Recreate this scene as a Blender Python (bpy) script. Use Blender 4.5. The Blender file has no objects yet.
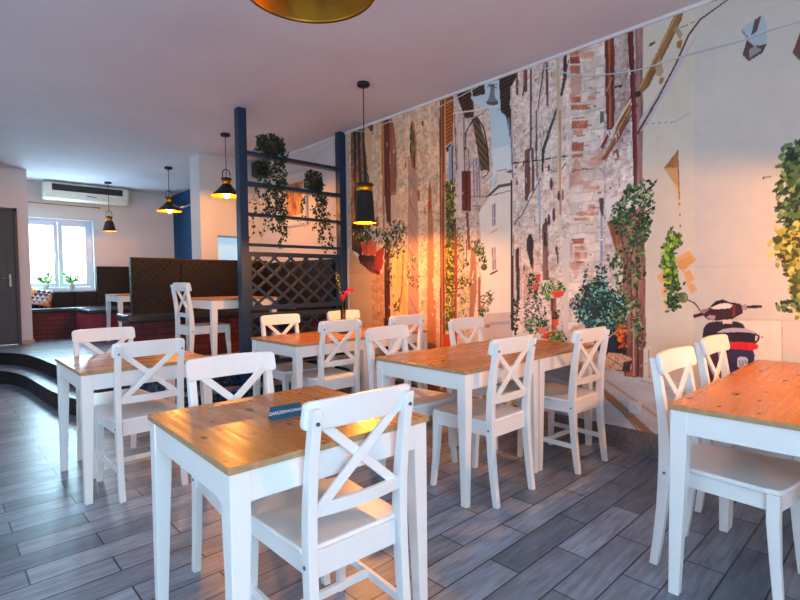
import bpy, bmesh, math, random
import numpy as np
from mathutils import Vector, Matrix
R = math.radians
PI = math.pi
S = bpy.context.scene
COL = S.collection

# ---------------------------------------------------------------- camera
cam_data = bpy.data.cameras.new('camera')
cam = bpy.data.objects.new('camera', cam_data)
COL.objects.link(cam)
YAW, PITCH, ROLL, CAM_H = 0.75678316, -0.03975252, -0.01022954, 1.23409
fw = Vector((math.sin(YAW) * math.cos(PITCH), math.cos(YAW) * math.cos(PITCH), math.sin(PITCH)))
rt = Vector((math.cos(YAW), -math.sin(YAW), 0))
up = rt.cross(fw)
rt2 = rt * math.cos(ROLL) + up * math.sin(ROLL)
up2 = -rt * math.sin(ROLL) + up * math.cos(ROLL)
cam.matrix_world = Matrix(((rt2.x, up2.x, -fw.x, 0), (rt2.y, up2.y, -fw.y, 0), (rt2.z, up2.z, -fw.z, CAM_H), (0, 0, 0, 1)))
cam_data.sensor_width = 36
cam_data.lens = 36 * 498.56 / 800
cam_data.clip_start = 0.02
S.camera = cam

# ---------------------------------------------------------------- view
S.view_settings.view_transform = 'Standard'
S.view_settings.look = 'None'
S.view_settings.gamma = 1
S.view_settings.use_curve_mapping = False
S.view_settings.exposure = EXPOSURE = 0.0

# ---------------------------------------------------------------- sky behind the windows
world = bpy.data.worlds.new('overcast_sky')
S.world = world
world.use_nodes = True
bg = world.node_tree.nodes['Background']
bg.inputs[0].default_value = (0.80, 0.91, 1.0, 1)
bg.inputs[1].default_value = 3.2

# ---------------------------------------------------------------- daylight through the windows
def area(name, loc, rot, sx, sy, power, colour):
    l = bpy.data.lights.new(name, 'AREA')
    l.shape = 'RECTANGLE'; l.size = sx; l.size_y = sy
    l.energy = power; l.color = colour
    o = bpy.data.objects.new(name, l)
    COL.objects.link(o)
    o.location = loc; o.rotation_euler = rot
    return o
DAY = (0.50, 0.83, 1.0)
area('daylight_back', (-0.9, -2.36, 1.65), (R(90), 0, 0), 3.0, 1.5, 180, DAY)          # faces +Y
area('daylight_left', (-2.76, 1.2, 1.6), (R(90), 0, R(-90)), 2.4, 1.5, 34, DAY)       # faces +X
area('daylight_left_rear', (-2.76, 5.2, 1.6), (R(90), 0, R(-90)), 2.4, 1.5, 28, DAY)
area('daylight_far', (1.65, 10.62, 1.74), (R(-90), 0, 0), 1.04, 1.2, 125, DAY)          # faces -Y

WARM = (1.0, 0.37, 0.05)
def bulb_light(name, loc, power, radius=0.03):
    l = bpy.data.lights.new(name, 'POINT')
    l.energy = power; l.color = WARM; l.shadow_soft_size = radius
    o = bpy.data.objects.new(name, l)
    COL.objects.link(o); o.location = loc
    return o

# ---------------------------------------------------------------- mesh helpers
def obj(name, bm, mats, parent=None, smooth=False, bevel=0, loc=None, rot=None):
    me = bpy.data.meshes.new(name)
    bmesh.ops.recalc_face_normals(bm, faces=bm.faces)
    bm.to_mesh(me); bm.free()
    for m in (mats if isinstance(mats, (list, tuple)) else [mats]): me.materials.append(m)
    if smooth:
        for p in me.polygons: p.use_smooth = True
    o = bpy.data.objects.new(name, me)
    COL.objects.link(o)
    if parent: o.parent = parent
    if loc: o.location = loc
    if rot: o.rotation_euler = rot
    if bevel:
        m = o.modifiers.new('bevel', 'BEVEL'); m.width = bevel; m.segments = 2; m.limit_method = 'ANGLE'; m.angle_limit = R(40)
    return o

def tag(o, label, cat, group=None, kind=None):
    o['label'] = label; o['category'] = cat
    if group: o['group'] = group
    if kind: o['kind'] = kind
    return o

def thing(name, label, cat, loc=(0, 0, 0), rz=0, group=None):
    o = bpy.data.objects.new(name, None)
    COL.objects.link(o)
    o.location = loc; o.rotation_euler = (0, 0, rz); o.empty_display_size = 0.1
    return tag(o, label, cat, group)

def struct(name, bm, m, **k):
    o = obj(name, bm, m, **k)
    o['kind'] = 'structure'
    return o

def copy_tree(o, parent=None):
    c = o.copy(); COL.objects.link(c); c.parent = parent
    for ch in list(o.children): copy_tree(ch, c)
    return c

def BM(): return bmesh.new()

def box(bm, x0, x1, y0, y1, z0, z1, mi=0):
    v = [bm.verts.new((x, y, z)) for z in (z0, z1) for y in (y0, y1) for x in (x0, x1)]
    for a in ((0, 2, 3, 1), (4, 5, 7, 6), (0, 1, 5, 4), (2, 6, 7, 3), (0, 4, 6, 2), (1, 3, 7, 5)):
        f = bm.faces.new([v[i] for i in a]); f.material_index = mi
    return bm

def loft(bm, rings, cap=True, closed=True):
    vs = [[bm.verts.new(p) for p in r] for r in rings]
    n = len(vs[0])
    for a, b in zip(vs, vs[1:]):
        for i in range(n if closed else n - 1):
            bm.faces.new((a[i], a[(i + 1) % n], b[(i + 1) % n], b[i]))
    if cap:
        bm.faces.new(vs[0]); bm.faces.new(vs[-1])
    return bm

def lathe(bm, prof, n=32, c=(0, 0, 0)):
    rings = []
    for r, z in prof:
        rings.append([(c[0] + max(r, 1e-4) * math.cos(2 * PI * i / n), c[1] + max(r, 1e-4) * math.sin(2 * PI * i / n), c[2] + z) for i in range(n)])
    return loft(bm, rings, cap=False)

def tube(bm, pts, r, n=8):
    pts = [Vector(p) for p in pts]
    rings = []
    for i, p in enumerate(pts):
        d = (pts[min(i + 1, len(pts) - 1)] - pts[max(i - 1, 0)]).normalized()
        a = d.cross(Vector((0, 0, 1)))
        if a.length < 1e-3: a = d.cross(Vector((0, 1, 0)))
        a.normalize(); b = d.cross(a)
        rr = r[i] if isinstance(r, (list, tuple)) else r
        rings.append([p + a * rr * math.cos(2 * PI * k / n) + b * rr * math.sin(2 * PI * k / n) for k in range(n)])
    return loft(bm, rings)

def bar(bm, p, q, w, t, side=(0, 1, 0)):
    """flat bar from p to q, t thick along `side`, w wide across it"""
    p, q, s = Vector(p), Vector(q), Vector(side).normalized()
    d = (q - p).normalized(); a = d.cross(s).normalized()
    rings = [[e + a * w / 2 + s * t / 2, e - a * w / 2 + s * t / 2, e - a * w / 2 - s * t / 2, e + a * w / 2 - s * t / 2] for e in (p, q)]
    return loft(bm, rings)

def prism(bm, pts, z0, z1):
    lo = [bm.verts.new((x, y, z0)) for x, y in pts]; hi = [bm.verts.new((x, y, z1)) for x, y in pts]
    n = len(pts)
    for i in range(n): bm.faces.new((lo[i], lo[(i + 1) % n], hi[(i + 1) % n], hi[i]))
    bm.faces.new(lo); bm.faces.new(hi)
    return bm

# ---------------------------------------------------------------- material helpers
def srgb(c):
    c = [v / 255 for v in c]
    return tuple((v / 12.92 if v <= 0.04045 else ((v + 0.055) / 1.055) ** 2.4) for v in c)

class NT:
    def __init__(s, name):
        s.m = bpy.data.materials.new(name); s.m.use_nodes = True
        s.t = s.m.node_tree; s.b = s.t.nodes['Principled BSDF']; s.out = s.t.nodes['Material Output']
    def n(s, typ, **k):
        nd = s.t.nodes.new(typ)
        for a, v in k.items(): setattr(nd, a, v)
        return nd
    def l(s, a, b): s.t.links.new(a, b)
    def val(s, sock, v): sock.default_value = v
    def coords(s, scale=(1, 1, 1), loc=(0, 0, 0), rot=(0, 0, 0)):
        tc = s.n('ShaderNodeTexCoord'); mp = s.n('ShaderNodeMapping')
        mp.inputs['Scale'].default_value = scale; mp.inputs['Location'].default_value = loc; mp.inputs['Rotation'].default_value = rot
        s.l(tc.outputs['Object'], mp.inputs['Vector'])
        return mp.outputs['Vector']
    def noise(s, vec, scale, detail=4, rough=0.6):
        nd = s.n('ShaderNodeTexNoise'); nd.inputs['Scale'].default_value = scale
        nd.inputs['Detail'].default_value = detail; nd.inputs['Roughness'].default_value = rough
        if vec: s.l(vec, nd.inputs['Vector'])
        return nd.outputs['Fac']
    def ramp(s, fac, stops):
        nd = s.n('ShaderNodeValToRGB'); e = nd.color_ramp.elements
        while len(e) < len(stops): e.new(0.5)
        for i, (p, c) in enumerate(stops):
            e[i].position = p; e[i].color = (*c, 1) if len(c) == 3 else c
        s.l(fac, nd.inputs['Fac'])
        return nd.outputs['Color']
    def mix(s, fac, a, b, blend='MIX'):
        nd = s.n('ShaderNodeMix'); nd.data_type = 'RGBA'; nd.blend_type = blend
        for sock, v in ((nd.inputs[0], fac), (nd.inputs[6], a), (nd.inputs[7], b)):
            if hasattr(v, 'links'): s.l(v, sock)
            elif isinstance(v, (int, float)): sock.default_value = v
            else: sock.default_value = (*v, 1)
        return nd.outputs[2]
    def base(s, c):
        if hasattr(c, 'links'): s.l(c, s.b.inputs['Base Color'])
        else: s.b.inputs['Base Color'].default_value = (*c, 1)
    def bump(s, h, strength=0.2, dist=0.01):
        nd = s.n('ShaderNodeBump'); nd.inputs['Strength'].default_value = strength; nd.inputs['Distance'].default_value = dist
        s.l(h, nd.inputs['Height']); s.l(nd.outputs['Normal'], s.b.inputs['Normal'])
    def set(s, rough=0.5, metal=0, spec=0.5):
        s.b.inputs['Roughness'].default_value = rough; s.b.inputs['Metallic'].default_value = metal
        s.b.inputs['Specular IOR Level'].default_value = spec
        return s

def simple(name, c, rough=0.5, metal=0, var=0.06, scale=8, bump=0.0, spec=0.5):
    t = NT(name).set(rough, metal, spec)
    c = srgb(c)
    f = t.noise(t.coords(), scale)
    lo = tuple(v * (1 - var) for v in c); hi = tuple(min(1, v * (1 + var)) for v in c)
    t.base(t.ramp(f, [(0.3, lo), (0.7, hi)]))
    if bump: t.bump(t.noise(t.coords(), scale * 12), bump, 0.004)
    return t.m

CABLE_PTS = [(3.608, 4.73, 2.993), (3.608, 4.506, 2.937), (3.608, 4.208, 2.866), (3.608, 4.042, 2.909), (3.608, 3.869, 2.9), (3.608, 3.631, 2.854), (3.608, 3.435, 2.836), (3.608, 3.237, 2.883), (3.608, 3.05, 2.908), (3.608, 2.851, 2.934), (3.608, 2.717, 2.958), (3.608, 2.548, 2.976), (3.608, 2.35, 2.957), (3.608, 2.165, 2.915), (3.608, 2.059, 2.875), (3.608, 1.966, 2.823), (3.608, 1.868, 2.767), (3.608, 1.75, 2.728), (3.608, 1.637, 2.705), (3.608, 1.494, 2.679), (3.608, 1.359, 2.665), (3.608, 1.232, 2.665), (3.608, 1.025, 2.667), (3.608, 0.81, 2.655), (3.608, 0.663, 2.666), (3.608, 0.525, 2.665), (3.608, 0.2, 2.66), (3.608, -0.4, 2.8)]

# ---------------------------------------------------------------- materials
def plaster(name, c, var=0.05, bumpy=0.25, rough=0.85):
    t = NT(name).set(rough, 0, 0.25)
    c = srgb(c)
    f = t.noise(t.coords(), 1.3, 5)
    t.base(t.ramp(f, [(0.3, tuple(v * (1 - var) for v in c)), (0.7, tuple(min(1, v * (1 + var)) for v in c))]))
    t.bump(t.noise(t.coords(), 70, 6), bumpy, 0.006)
    return t.m
M_wall = plaster('pale_plaster', (214, 206, 208))
M_wall_rough = plaster('rough_white_plaster', (216, 214, 214), bumpy=0.6)
M_ceil = plaster('ceiling_paint', (222, 219, 230), bumpy=0.12)
M_bluewall = plaster('deep_blue_paint', (26, 68, 108), bumpy=0.1)
M_ivory = simple('ivory_plastic', (232, 233, 222), 0.4)
M_white = simple('white_paint', (240, 240, 243), 0.34, var=0.012, scale=5)
M_winwhite = simple('white_window_plastic', (200, 214, 232), 0.35, var=0.01)
M_darkplastic = simple('dark_plastic', (38, 38, 42), 0.5)
M_leather = None
M_steel = simple('brushed_steel', (170, 170, 175), 0.3, 1)
M_cable = simple('white_cable', (205, 205, 215), 0.5)
M_black = simple('black_metal', (30, 30, 34), 0.42, 0.2)
M_brass = simple('brass', (205, 140, 40), 0.28, 1)
M_gold = simple('gold_lining', (236, 160, 42), 0.32, 0.85, var=0.15, scale=14)
M_oldgold = simple('aged_gold_lining', (178, 118, 34), 0.36, 0.85, var=0.2, scale=14)
M_blue = simple('navy_blue_stain', (16, 50, 82), 0.4, var=0.12, scale=14)
M_leaf = simple('ivy_leaf', (36, 54, 32), 0.5, var=0.6, scale=30)
M_leaf2 = simple('bright_leaf', (96, 170, 60), 0.5, var=0.4, scale=30)
M_stem = simple('green_stem', (60, 90, 40), 0.6)
M_pot = simple('dark_pot', (44, 44, 50), 0.4)
M_whitepot = simple('white_pot', (225, 222, 220), 0.4)
M_socket = simple('socket_plastic', (225, 230, 240), 0.35)
M_bolt = simple('zinc_bolt', (110, 140, 180), 0.3, 1)
M_coast = simple('black_base', (25, 25, 28), 0.4)
M_doorgrey = simple('charcoal_door_paint', (62, 62, 70), 0.45)

t = NT('lit_filament_glass'); t.b.inputs['Emission Color'].default_value = (1, 0.72, 0.3, 1); t.b.inputs['Emission Strength'].default_value = 26; t.base((1, 0.8, 0.5)); M_bulb = t.m
t = NT('dim_amber_glass').set(0.08); t.base((0.9, 0.62, 0.25)); t.b.inputs['Transmission Weight'].default_value = 0.85; M_amber = t.m
t = NT('clear_glass').set(0.03); t.base((0.95, 0.97, 0.98)); t.b.inputs['Transmission Weight'].default_value = 1.0; t.b.inputs['IOR'].default_value = 1.25; M_glass = t.m
t = NT('window_glass')
tr_ = t.n('ShaderNodeBsdfTransparent'); gl_ = t.n('ShaderNodeBsdfGlossy'); gl_.inputs['Roughness'].default_value = 0.02
mx_ = t.n('ShaderNodeMixShader'); mx_.inputs[0].default_value = 0.06
t.l(tr_.outputs[0], mx_.inputs[1]); t.l(gl_.outputs[0], mx_.inputs[2]); t.l(mx_.outputs[0], t.out.inputs['Surface']); M_pane = t.m

# grey wood-look tiles, 600 x 150 mm, laid towards the mural
def tiles(name, off=(0.34, 0.05, 0), tint=1.0, rough=0.29, c1=(96, 110, 128), c2=(150, 162, 180), rot=(0, 0, 0)):
    t = NT(name).set(rough, 0, 0.5)
    v = t.coords(loc=off, rot=rot)
    b = t.n('ShaderNodeTexBrick'); b.offset = 0.5; b.offset_frequency = 2
    t.l(v, b.inputs['Vector'])
    b.inputs['Scale'].default_value = 1; b.inputs['Brick Width'].default_value = 0.6; b.inputs['Row Height'].default_value = 0.15
    b.inputs['Mortar Size'].default_value = 0.004; b.inputs['Mortar Smooth'].default_value = 0.1; b.inputs['Bias'].default_value = 0.0
    b.inputs['Color1'].default_value = (*[x * tint for x in srgb(c1)], 1); b.inputs['Color2'].default_value = (*[x * tint for x in srgb(c2)], 1)
    b.inputs['Mortar'].default_value = (0.035, 0.04, 0.055, 1)
    vs = t.coords(scale=(1.6, 16, 16), rot=rot)
    g = t.noise(vs, 3.0, 7, 0.68)
    g2 = t.noise(t.coords(scale=(1, 2.6, 2.6), rot=rot), 3.5, 4, 0.6)
    gr = t.ramp(g, [(0.28, (0.60, 0.55, 0.54)), (0.5, (0.98, 0.97, 0.98)), (0.72, (1.28, 1.30, 1.34))])
    gr2 = t.ramp(g2, [(0.3, (0.80, 0.76, 0.74)), (0.62, (1.12, 1.12, 1.14))])
    c = t.mix(1.0, b.outputs['Color'], gr, 'MULTIPLY'); c = t.mix(1.0, c, gr2, 'MULTIPLY')
    t.base(c)
    rr = t.ramp(g, [(0.3, (rough + 0.14,) * 3), (0.7, (rough - 0.04,) * 3)])
    t.l(rr, t.b.inputs['Roughness'])
    h = t.mix(0.3, b.outputs['Fac'], g)
    inv = t.n('ShaderNodeInvert'); t.l(b.outputs['Fac'], inv.inputs['Color'])
    hm = t.mix(0.12, inv.outputs[0], g)
    t.bump(hm, 0.25, 0.003)
    return t.m
M_floor = tiles('wood_look_tile')
M_skirt = tiles('wood_look_skirting_tile', off=(0.1, 0.146, 0), rough=0.4, c1=(98, 96, 102), c2=(134, 130, 132), rot=(R(90), 0, R(90)))
M_riser = simple('black_riser', (26, 27, 32), 0.5)

def mosaic():
    t = NT('blue_black_glass_mosaic').set(0.2)
    b = t.n('ShaderNodeTexBrick'); b.offset = 0.0
    t.l(t.coords(rot=(R(90), 0, 0)), b.inputs['Vector'])
    b.inputs['Scale'].default_value = 1; b.inputs['Brick Width'].default_value = 0.025; b.inputs['Row Height'].default_value = 0.025
    b.inputs['Mortar Size'].default_value = 0.0015; b.inputs['Bias'].default_value = -0.3
    b.inputs['Color1'].default_value = (0.012, 0.014, 0.02, 1); b.inputs['Color2'].default_value = (0.04, 0.14, 0.30, 1); b.inputs['Mortar'].default_value = (0.01, 0.01, 0.012, 1)
    t.base(b.outputs['Color']); return t.m
M_mosaic = mosaic()

def brick():
    t = NT('dark_red_brick').set(0.6)
    b = t.n('ShaderNodeTexBrick'); t.l(t.coords(rot=(R(90), 0, 0)), b.inputs['Vector'])
    b.inputs['Scale'].default_value = 1; b.inputs['Brick Width'].default_value = 0.25; b.inputs['Row Height'].default_value = 0.077
    b.inputs['Mortar Size'].default_value = 0.006
    b.inputs['Color1'].default_value = (0.17, 0.022, 0.028, 1); b.inputs['Color2'].default_value = (0.11, 0.016, 0.02, 1); b.inputs['Mortar'].default_value = (0.03, 0.012, 0.014, 1)
    t.base(b.outputs['Color']); t.bump(b.outputs['Fac'], -0.5, 0.01); return t.m
M_brick = brick()
M_redpaint = simple('deep_red_panel', (150, 38, 60), 0.45)

def quilted(name='quilted_dark_leatherette', a=(0.014, 0.012, 0.013)):
    t = NT(name).set(0.5, 0, 0.3)
    v = t.coords(rot=(R(45), 0, 0))
    tc = t.n('ShaderNodeTexCoord')
    sx = t.n('ShaderNodeSeparateXYZ'); t.l(tc.outputs['Object'], sx.inputs[0])
    def fld(sign):
        m1 = t.n('ShaderNodeMath', operation='ADD'); t.l(sx.outputs['X'], m1.inputs[0]); t.l(sx.outputs['Y'], m1.inputs[1])
        m2 = t.n('ShaderNodeMath', operation='MULTIPLY_ADD'); t.l(sx.outputs['Z'], m2.inputs[0]); m2.inputs[1].default_value = sign; t.l(m1.outputs[0], m2.inputs[2])
        m3 = t.n('ShaderNodeMath', operation='MULTIPLY'); t.l(m2.outputs[0], m3.inputs[0]); m3.inputs[1].default_value = PI / 0.085
        m4 = t.n('ShaderNodeMath', operation='SINE'); t.l(m3.outputs[0], m4.inputs[0])
        m5 = t.n('ShaderNodeMath', operation='ABSOLUTE'); t.l(m4.outputs[0], m5.inputs[0])
        return m5.outputs[0]
    mn = t.n('ShaderNodeMath', operation='MINIMUM'); t.l(fld(1.0), mn.inputs[0]); t.l(fld(-1.0), mn.inputs[1])
    c = t.ramp(mn.outputs[0], [(0.0, tuple(v_ * 0.55 for v_ in a)), (0.16, a)])
    t.base(c)
    p = t.n('ShaderNodeMath', operation='POWER'); t.l(mn.outputs[0], p.inputs[0]); p.inputs[1].default_value = 0.5
    t.bump(p.outputs[0], 0.5, 0.012)
    return t.m
M_quilt = quilted()
M_seat = simple('black_leatherette', (46, 48, 58), 0.24, bump=0.05, spec=0.8)

def pine(seed):
    t = NT('oiled_pine_top').set(0.3, 0, 0.25)
    off = (seed * 1.7, seed * 0.9, seed * 0.6)
    st = t.n('ShaderNodeTexBrick'); st.offset = 0.37; t.l(t.coords(loc=off), st.inputs['Vector'])
    st.inputs['Scale'].default_value = 1; st.inputs['Brick Width'].default_value = 1.1; st.inputs['Row Height'].default_value = 0.075
    st.inputs['Mortar Size'].default_value = 0.0006; st.inputs['Mortar Smooth'].default_value = 1
    st.inputs['Color1'].default_value = (*srgb((182, 118, 64)), 1); st.inputs['Color2'].default_value = (*srgb((197, 131, 76)), 1); st.inputs['Mortar'].default_value = (*srgb((160, 92, 44)), 1)
    g = t.noise(t.coords(scale=(1.2, 26, 26), loc=off), 2.2, 6, 0.6)
    c = t.mix(1.0, st.outputs['Color'], t.ramp(g, [(0.3, (0.84, 0.78, 0.72)), (0.65, (1.04, 1.04, 1.04))]), 'MULTIPLY')
    # knots
    vo = t.n('ShaderNodeTexVoronoi'); vo.voronoi_dimensions = '2D'; vo.inputs['Scale'].default_value = 7.5; vo.inputs['Randomness'].default_value = 1
    t.l(t.coords(scale=(0.7, 1.35, 1), loc=off), vo.inputs['Vector'])
    sp = t.n('ShaderNodeSeparateColor'); t.l(vo.outputs['Color'], sp.inputs[0])
    th = t.n('ShaderNodeMath', operation='MULTIPLY'); t.l(sp.outputs[0], th.inputs[0]); th.inputs[1].default_value = 0.125
    sub = t.n('ShaderNodeMath', operation='SUBTRACT'); t.l(vo.outputs['Distance'], sub.inputs[0]); t.l(th.outputs[0], sub.inputs[1])
    kn = t.ramp(sub.outputs[0], [(0.0, (1, 1, 1)), (0.018, (0, 0, 0))])
    c = t.mix(kn, c, srgb((70, 34, 18)))
    t.base(c)
    t.l(t.ramp(g, [(0.3, (0.36,) * 3), (0.7, (0.22,) * 3)]), t.b.inputs['Roughness'])
    return t.m
PINE = [pine(s) for s in (0.0, 1.3, 2.9)]
M_edge = simple('pine_edge', (178, 144, 106), 0.45, var=0.2, scale=30)

# ---------------------------------------------------------------- the room
CEIL = 2.97
WX = 3.62          # the mural wall
PF = 0.32          # raised floor
bm = BM(); box(bm, -2.6, WX, -2.2, 10.4, -0.08, 0); struct('floor', bm, M_floor)
bm = BM(); box(bm, -2.75, WX + 0.15, -2.35, 10.6, CEIL, CEIL + 0.1); struct('ceiling', bm, M_ceil)

def wall(name, axis, pos, thick, a0, a1, z0, z1, holes, m):
    """holes: (a0, a1, z0, z1) along the wall; one mesh per wall"""
    bm = BM()
    cuts = sorted({a0, a1, *[h[0] for h in holes], *[h[1] for h in holes]})
    for u, v in zip(cuts, cuts[1:]):
        zs = [(z0, z1)]
        for h in holes:
            if h[0] <= u and h[1] >= v:
                zs = [(z0, h[2]), (h[3], z1)]
        for p, q in zs:
            if q - p < 1e-4: continue
            if axis == 'x': box(bm, u, v, min(pos, pos + thick), max(pos, pos + thick), p, q)
            else: box(bm, min(pos, pos + thick), max(pos, pos + thick), u, v, p, q)
    bmesh.ops.remove_doubles(bm, verts=bm.verts, dist=1e-5)
    return struct(name, bm, m)

wall('wall_right', 'y', WX, 0.15, -2.2, 10.4, 0, CEIL, [], M_wall)
wall('wall_back', 'x', -2.2, -0.15, -2.75, WX + 0.15, 0, CEIL, [(-2.4, 0.6, 0.9, 2.4)], M_wall)
wall('wall_left', 'y', -2.6, -0.15, -2.2, 9.45, 0, CEIL, [(0.0, 2.4, 0.85, 2.35), (4.0, 6.4, 0.85, 2.35)], M_wall)
wall('wall_door', 'x', 9.45, 0.12, -2.6, 1.14, 0, CEIL, [(0.07, 1.0, PF, 2.37)], M_wall)
wall('wall_recess', 'y', 1.14, -0.12, 9.57, 10.4, 0, CEIL, [], M_wall)
WX0, WX1, WZ0, WZ1 = 1.145, 2.2, 1.12, 2.36
wall('wall_front', 'x', 10.4, 0.22, 0.98, WX + 0.15, 0, CEIL, [(WX0, WX1, WZ0, WZ1)], M_wall_rough)
bm = BM(); box(bm, WX - 0.015, WX, 7.10, 10.4, PF, CEIL); struct('wall_panel_blue', bm, M_bluewall)
# short wall that closes the seating bay, with a serving hatch
wall('wall_partition', 'x', 6.77, 0.33, 2.70, WX, PF, CEIL, [(2.93, 3.36, 1.2, 1.88)], M_wall_rough)
t = NT('glowing_blue_panel').set(.3); t.base((.4, .6, .75)); t.b.inputs['Emission Color'].default_value = (.36, .62, .82, 1); t.b.inputs['Emission Strength'].default_value = 0.75
bm = BM(); box(bm, 2.93, 3.36, 7.08, 7.10, 1.2, 1.88); struct('hatch_glow_panel', bm, t.m)  # added glowing panel standing in for the bright blue view through the hatch

# skirting tiles along the mural
bm = BM(); box(bm, WX - 0.012, WX, -2.2, 4.66, 0, 0.155); struct('baseboard_right', bm, M_skirt)
# ceiling cove strip above the mural
bm = BM(); box(bm, WX - 0.02, WX, -2.2, 6.77, CEIL - 0.022, CEIL); struct('trim_1', bm, simple('white_cove', (224, 222, 226), 0.6))
bm = BM(); box(bm, 1.0, 1.155, 9.415, 9.45, PF, PF + 0.06); struct('baseboard_door', bm, simple('beige_skirting', (196, 160, 132), 0.6))

# raised floor and its curved step
def smooth_path(pts, n=6):
    out = []
    P = [pts[0]] + list(pts) + [pts[-1]]
    for i in range(1, len(P) - 2):
        for k in range(n):
            s = k / n
            a, b, c, d = (np.array(P[i + j]) for j in (-1, 0, 1, 2))
            out.append(tuple(0.5 * ((2 * b) + (-a + c) * s + (2 * a - 5 * b + 4 * c - d) * s * s + (-a + 3 * b - 3 * c + d) * s ** 3)))
    out.append(pts[-1]); return out
UP = smooth_path([(-2.6, 9.1), (-1.0, 9.15), (0.1, 8.95), (0.62, 8.55), (0.86, 8.1), (0.95, 7.5), (1.0, 6.8), (1.06, 6.1), (1.18, 5.55), (1.42, 5.2), (1.75, 5.0), (2.2, 4.9), (2.9, 4.86), (WX, 4.86)])
LO = smooth_path([(-2.6, 8.6), (-1.0, 8.6), (0.1, 8.35), (0.6, 7.9), (0.77, 7.3), (0.82, 6.6), (0.87, 5.9), (0.97, 5.4), (1.2, 5.0), (1.55, 4.8), (1.95, 4.68), (2.3, 4.62), (2.9, 4.6), (WX, 4.6)])
def step(name, path, z0, z1):
    bm = BM()
    pts = path + [(WX, 10.4), (1.14, 10.4), (1.14, 9.45), (-2.6, 9.45)]
    prism(bm, pts, z0, z1)
    for f in bm.faces:
        f.normal_update()
        if abs(f.normal.z) < 0.5:
            c = f.calc_center_median()
            f.material_index = 2 if (c.x > 1.3 and c.y < 6) else 1
    return struct(name, bm, [M_floor, M_riser, M_mosaic])
step('floor_step', LO, 0.0, 0.16)
step('floor_raised', UP, 0.16, PF)

# ---------------------------------------------------------------- door and windows
door = bpy.data.objects.new('door_1', None); COL.objects.link(door); door['kind'] = 'structure'; door.location = (.03, 0, 0)
bm = BM(); box(bm, 0.08, 0.93, 9.44, 9.49, PF + 0.01, 2.33)
for z0, z1 in ((0.45, 1.0), (1.1, 2.2)):
    for x0, x1 in ((0.18, 0.46), (0.55, 0.83)): box(bm, x0, x1, 9.432, 9.44, z0, z1)
obj('door_leaf', bm, M_doorgrey, door, bevel=0.006)
bm = BM(); box(bm, 0.04, 0.08, 9.42, 9.5, PF, 2.37); box(bm, 0.93, 0.97, 9.42, 9.5, PF, 2.37); box(bm, 0.04, 0.97, 9.42, 9.5, 2.33, 2.37)
obj('door_frame', bm, M_doorgrey, door)
bm = BM(); box(bm, 0.85, 0.872, 9.425, 9.44, 1.2, 1.38); tube(bm, [(0.861, 9.42, 1.32), (0.861, 9.38, 1.32), (0.76, 9.38, 1.32)], 0.007)
obj('door_handle', bm, M_steel, door)

def window(name, axis, pos, a0, a1, z0, z1, n, depth, sill_out):
    """axis x: wall runs along X at y=pos (frame centre)."""
    w = bpy.data.objects.new(name, None); COL.objects.link(w); w['kind'] = 'structure'
    def bx(bm, u0, u1, p0, p1, c0, c1):
        if axis == 'x': box(bm, u0, u1, pos + p0, pos + p1, c0, c1)
        else: box(bm, pos + p0, pos + p1, u0, u1, c0, c1)
    F = 0.05
    bm = BM(); bx(bm, a0, a0 + F, -.03, .03, z0, z1); bx(bm, a1 - F, a1, -.03, .03, z0, z1); bx(bm, a0 + F, a1 - F, -.03, .03, z0, z0 + F); bx(bm, a0 + F, a1 - F, -.03, .03, z1 - F, z1)
    obj('window_frame', bm, M_winwhite, w)
    W = (a1 - a0 - 2 * F) / n
    for i in range(n):
        u0 = a0 + F + i * W + 0.003; u1 = u0 + W - 0.006; c0 = z0 + F + .003; c1 = z1 - F - .003; G = 0.065
        bm = BM(); bx(bm, u0, u0 + G, -.045, .02, c0, c1); bx(bm, u1 - G, u1, -.045, .02, c0, c1); bx(bm, u0 + G, u1 - G, -.045, .02, c0, c0 + G); bx(bm, u0 + G, u1 - G, -.045, .02, c1 - G, c1)
        s = obj('sash', bm, M_winwhite, w, bevel=0.004)
        bm = BM(); bx(bm, u0 + G, u1 - G, -.01, -.004, c0 + G, c1 - G); obj('pane', bm, M_pane, s)
        hx = u1 - G / 2 if i % 2 == 0 else u0 + G / 2
        bm = BM(); bx(bm, hx - .012, hx + .012, -.06, -.045, (c0 + c1) / 2 - .05, (c0 + c1) / 2 + .05); bx(bm, hx - .01, hx + .01, -.08, -.06, (c0 + c1) / 2 - .1, (c0 + c1) / 2 + .01)
        obj('window_handle', bm, M_winwhite, s)
    bm = BM(); bx(bm, a0 - .0, a1 + .0, sill_out, -.03, z0 - .025, z0 + .004); obj('window_sill', bm, M_winwhite, w, bevel=0.004)
    return w
window('window_1', 'x', 10.52, WX0, WX1, WZ0, WZ1, 2, 0, -0.16)
window('window_2', 'x', -2.28, -2.4, 0.6, 0.9, 2.4, 3, 0, 0.03)
window('window_3', 'y', -2.68, 0.0, 2.4, 0.85, 2.35, 2, 0, 0.03)
window('window_4', 'y', -2.68, 4.0, 6.4, 0.85, 2.35, 2, 0, 0.03)

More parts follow.
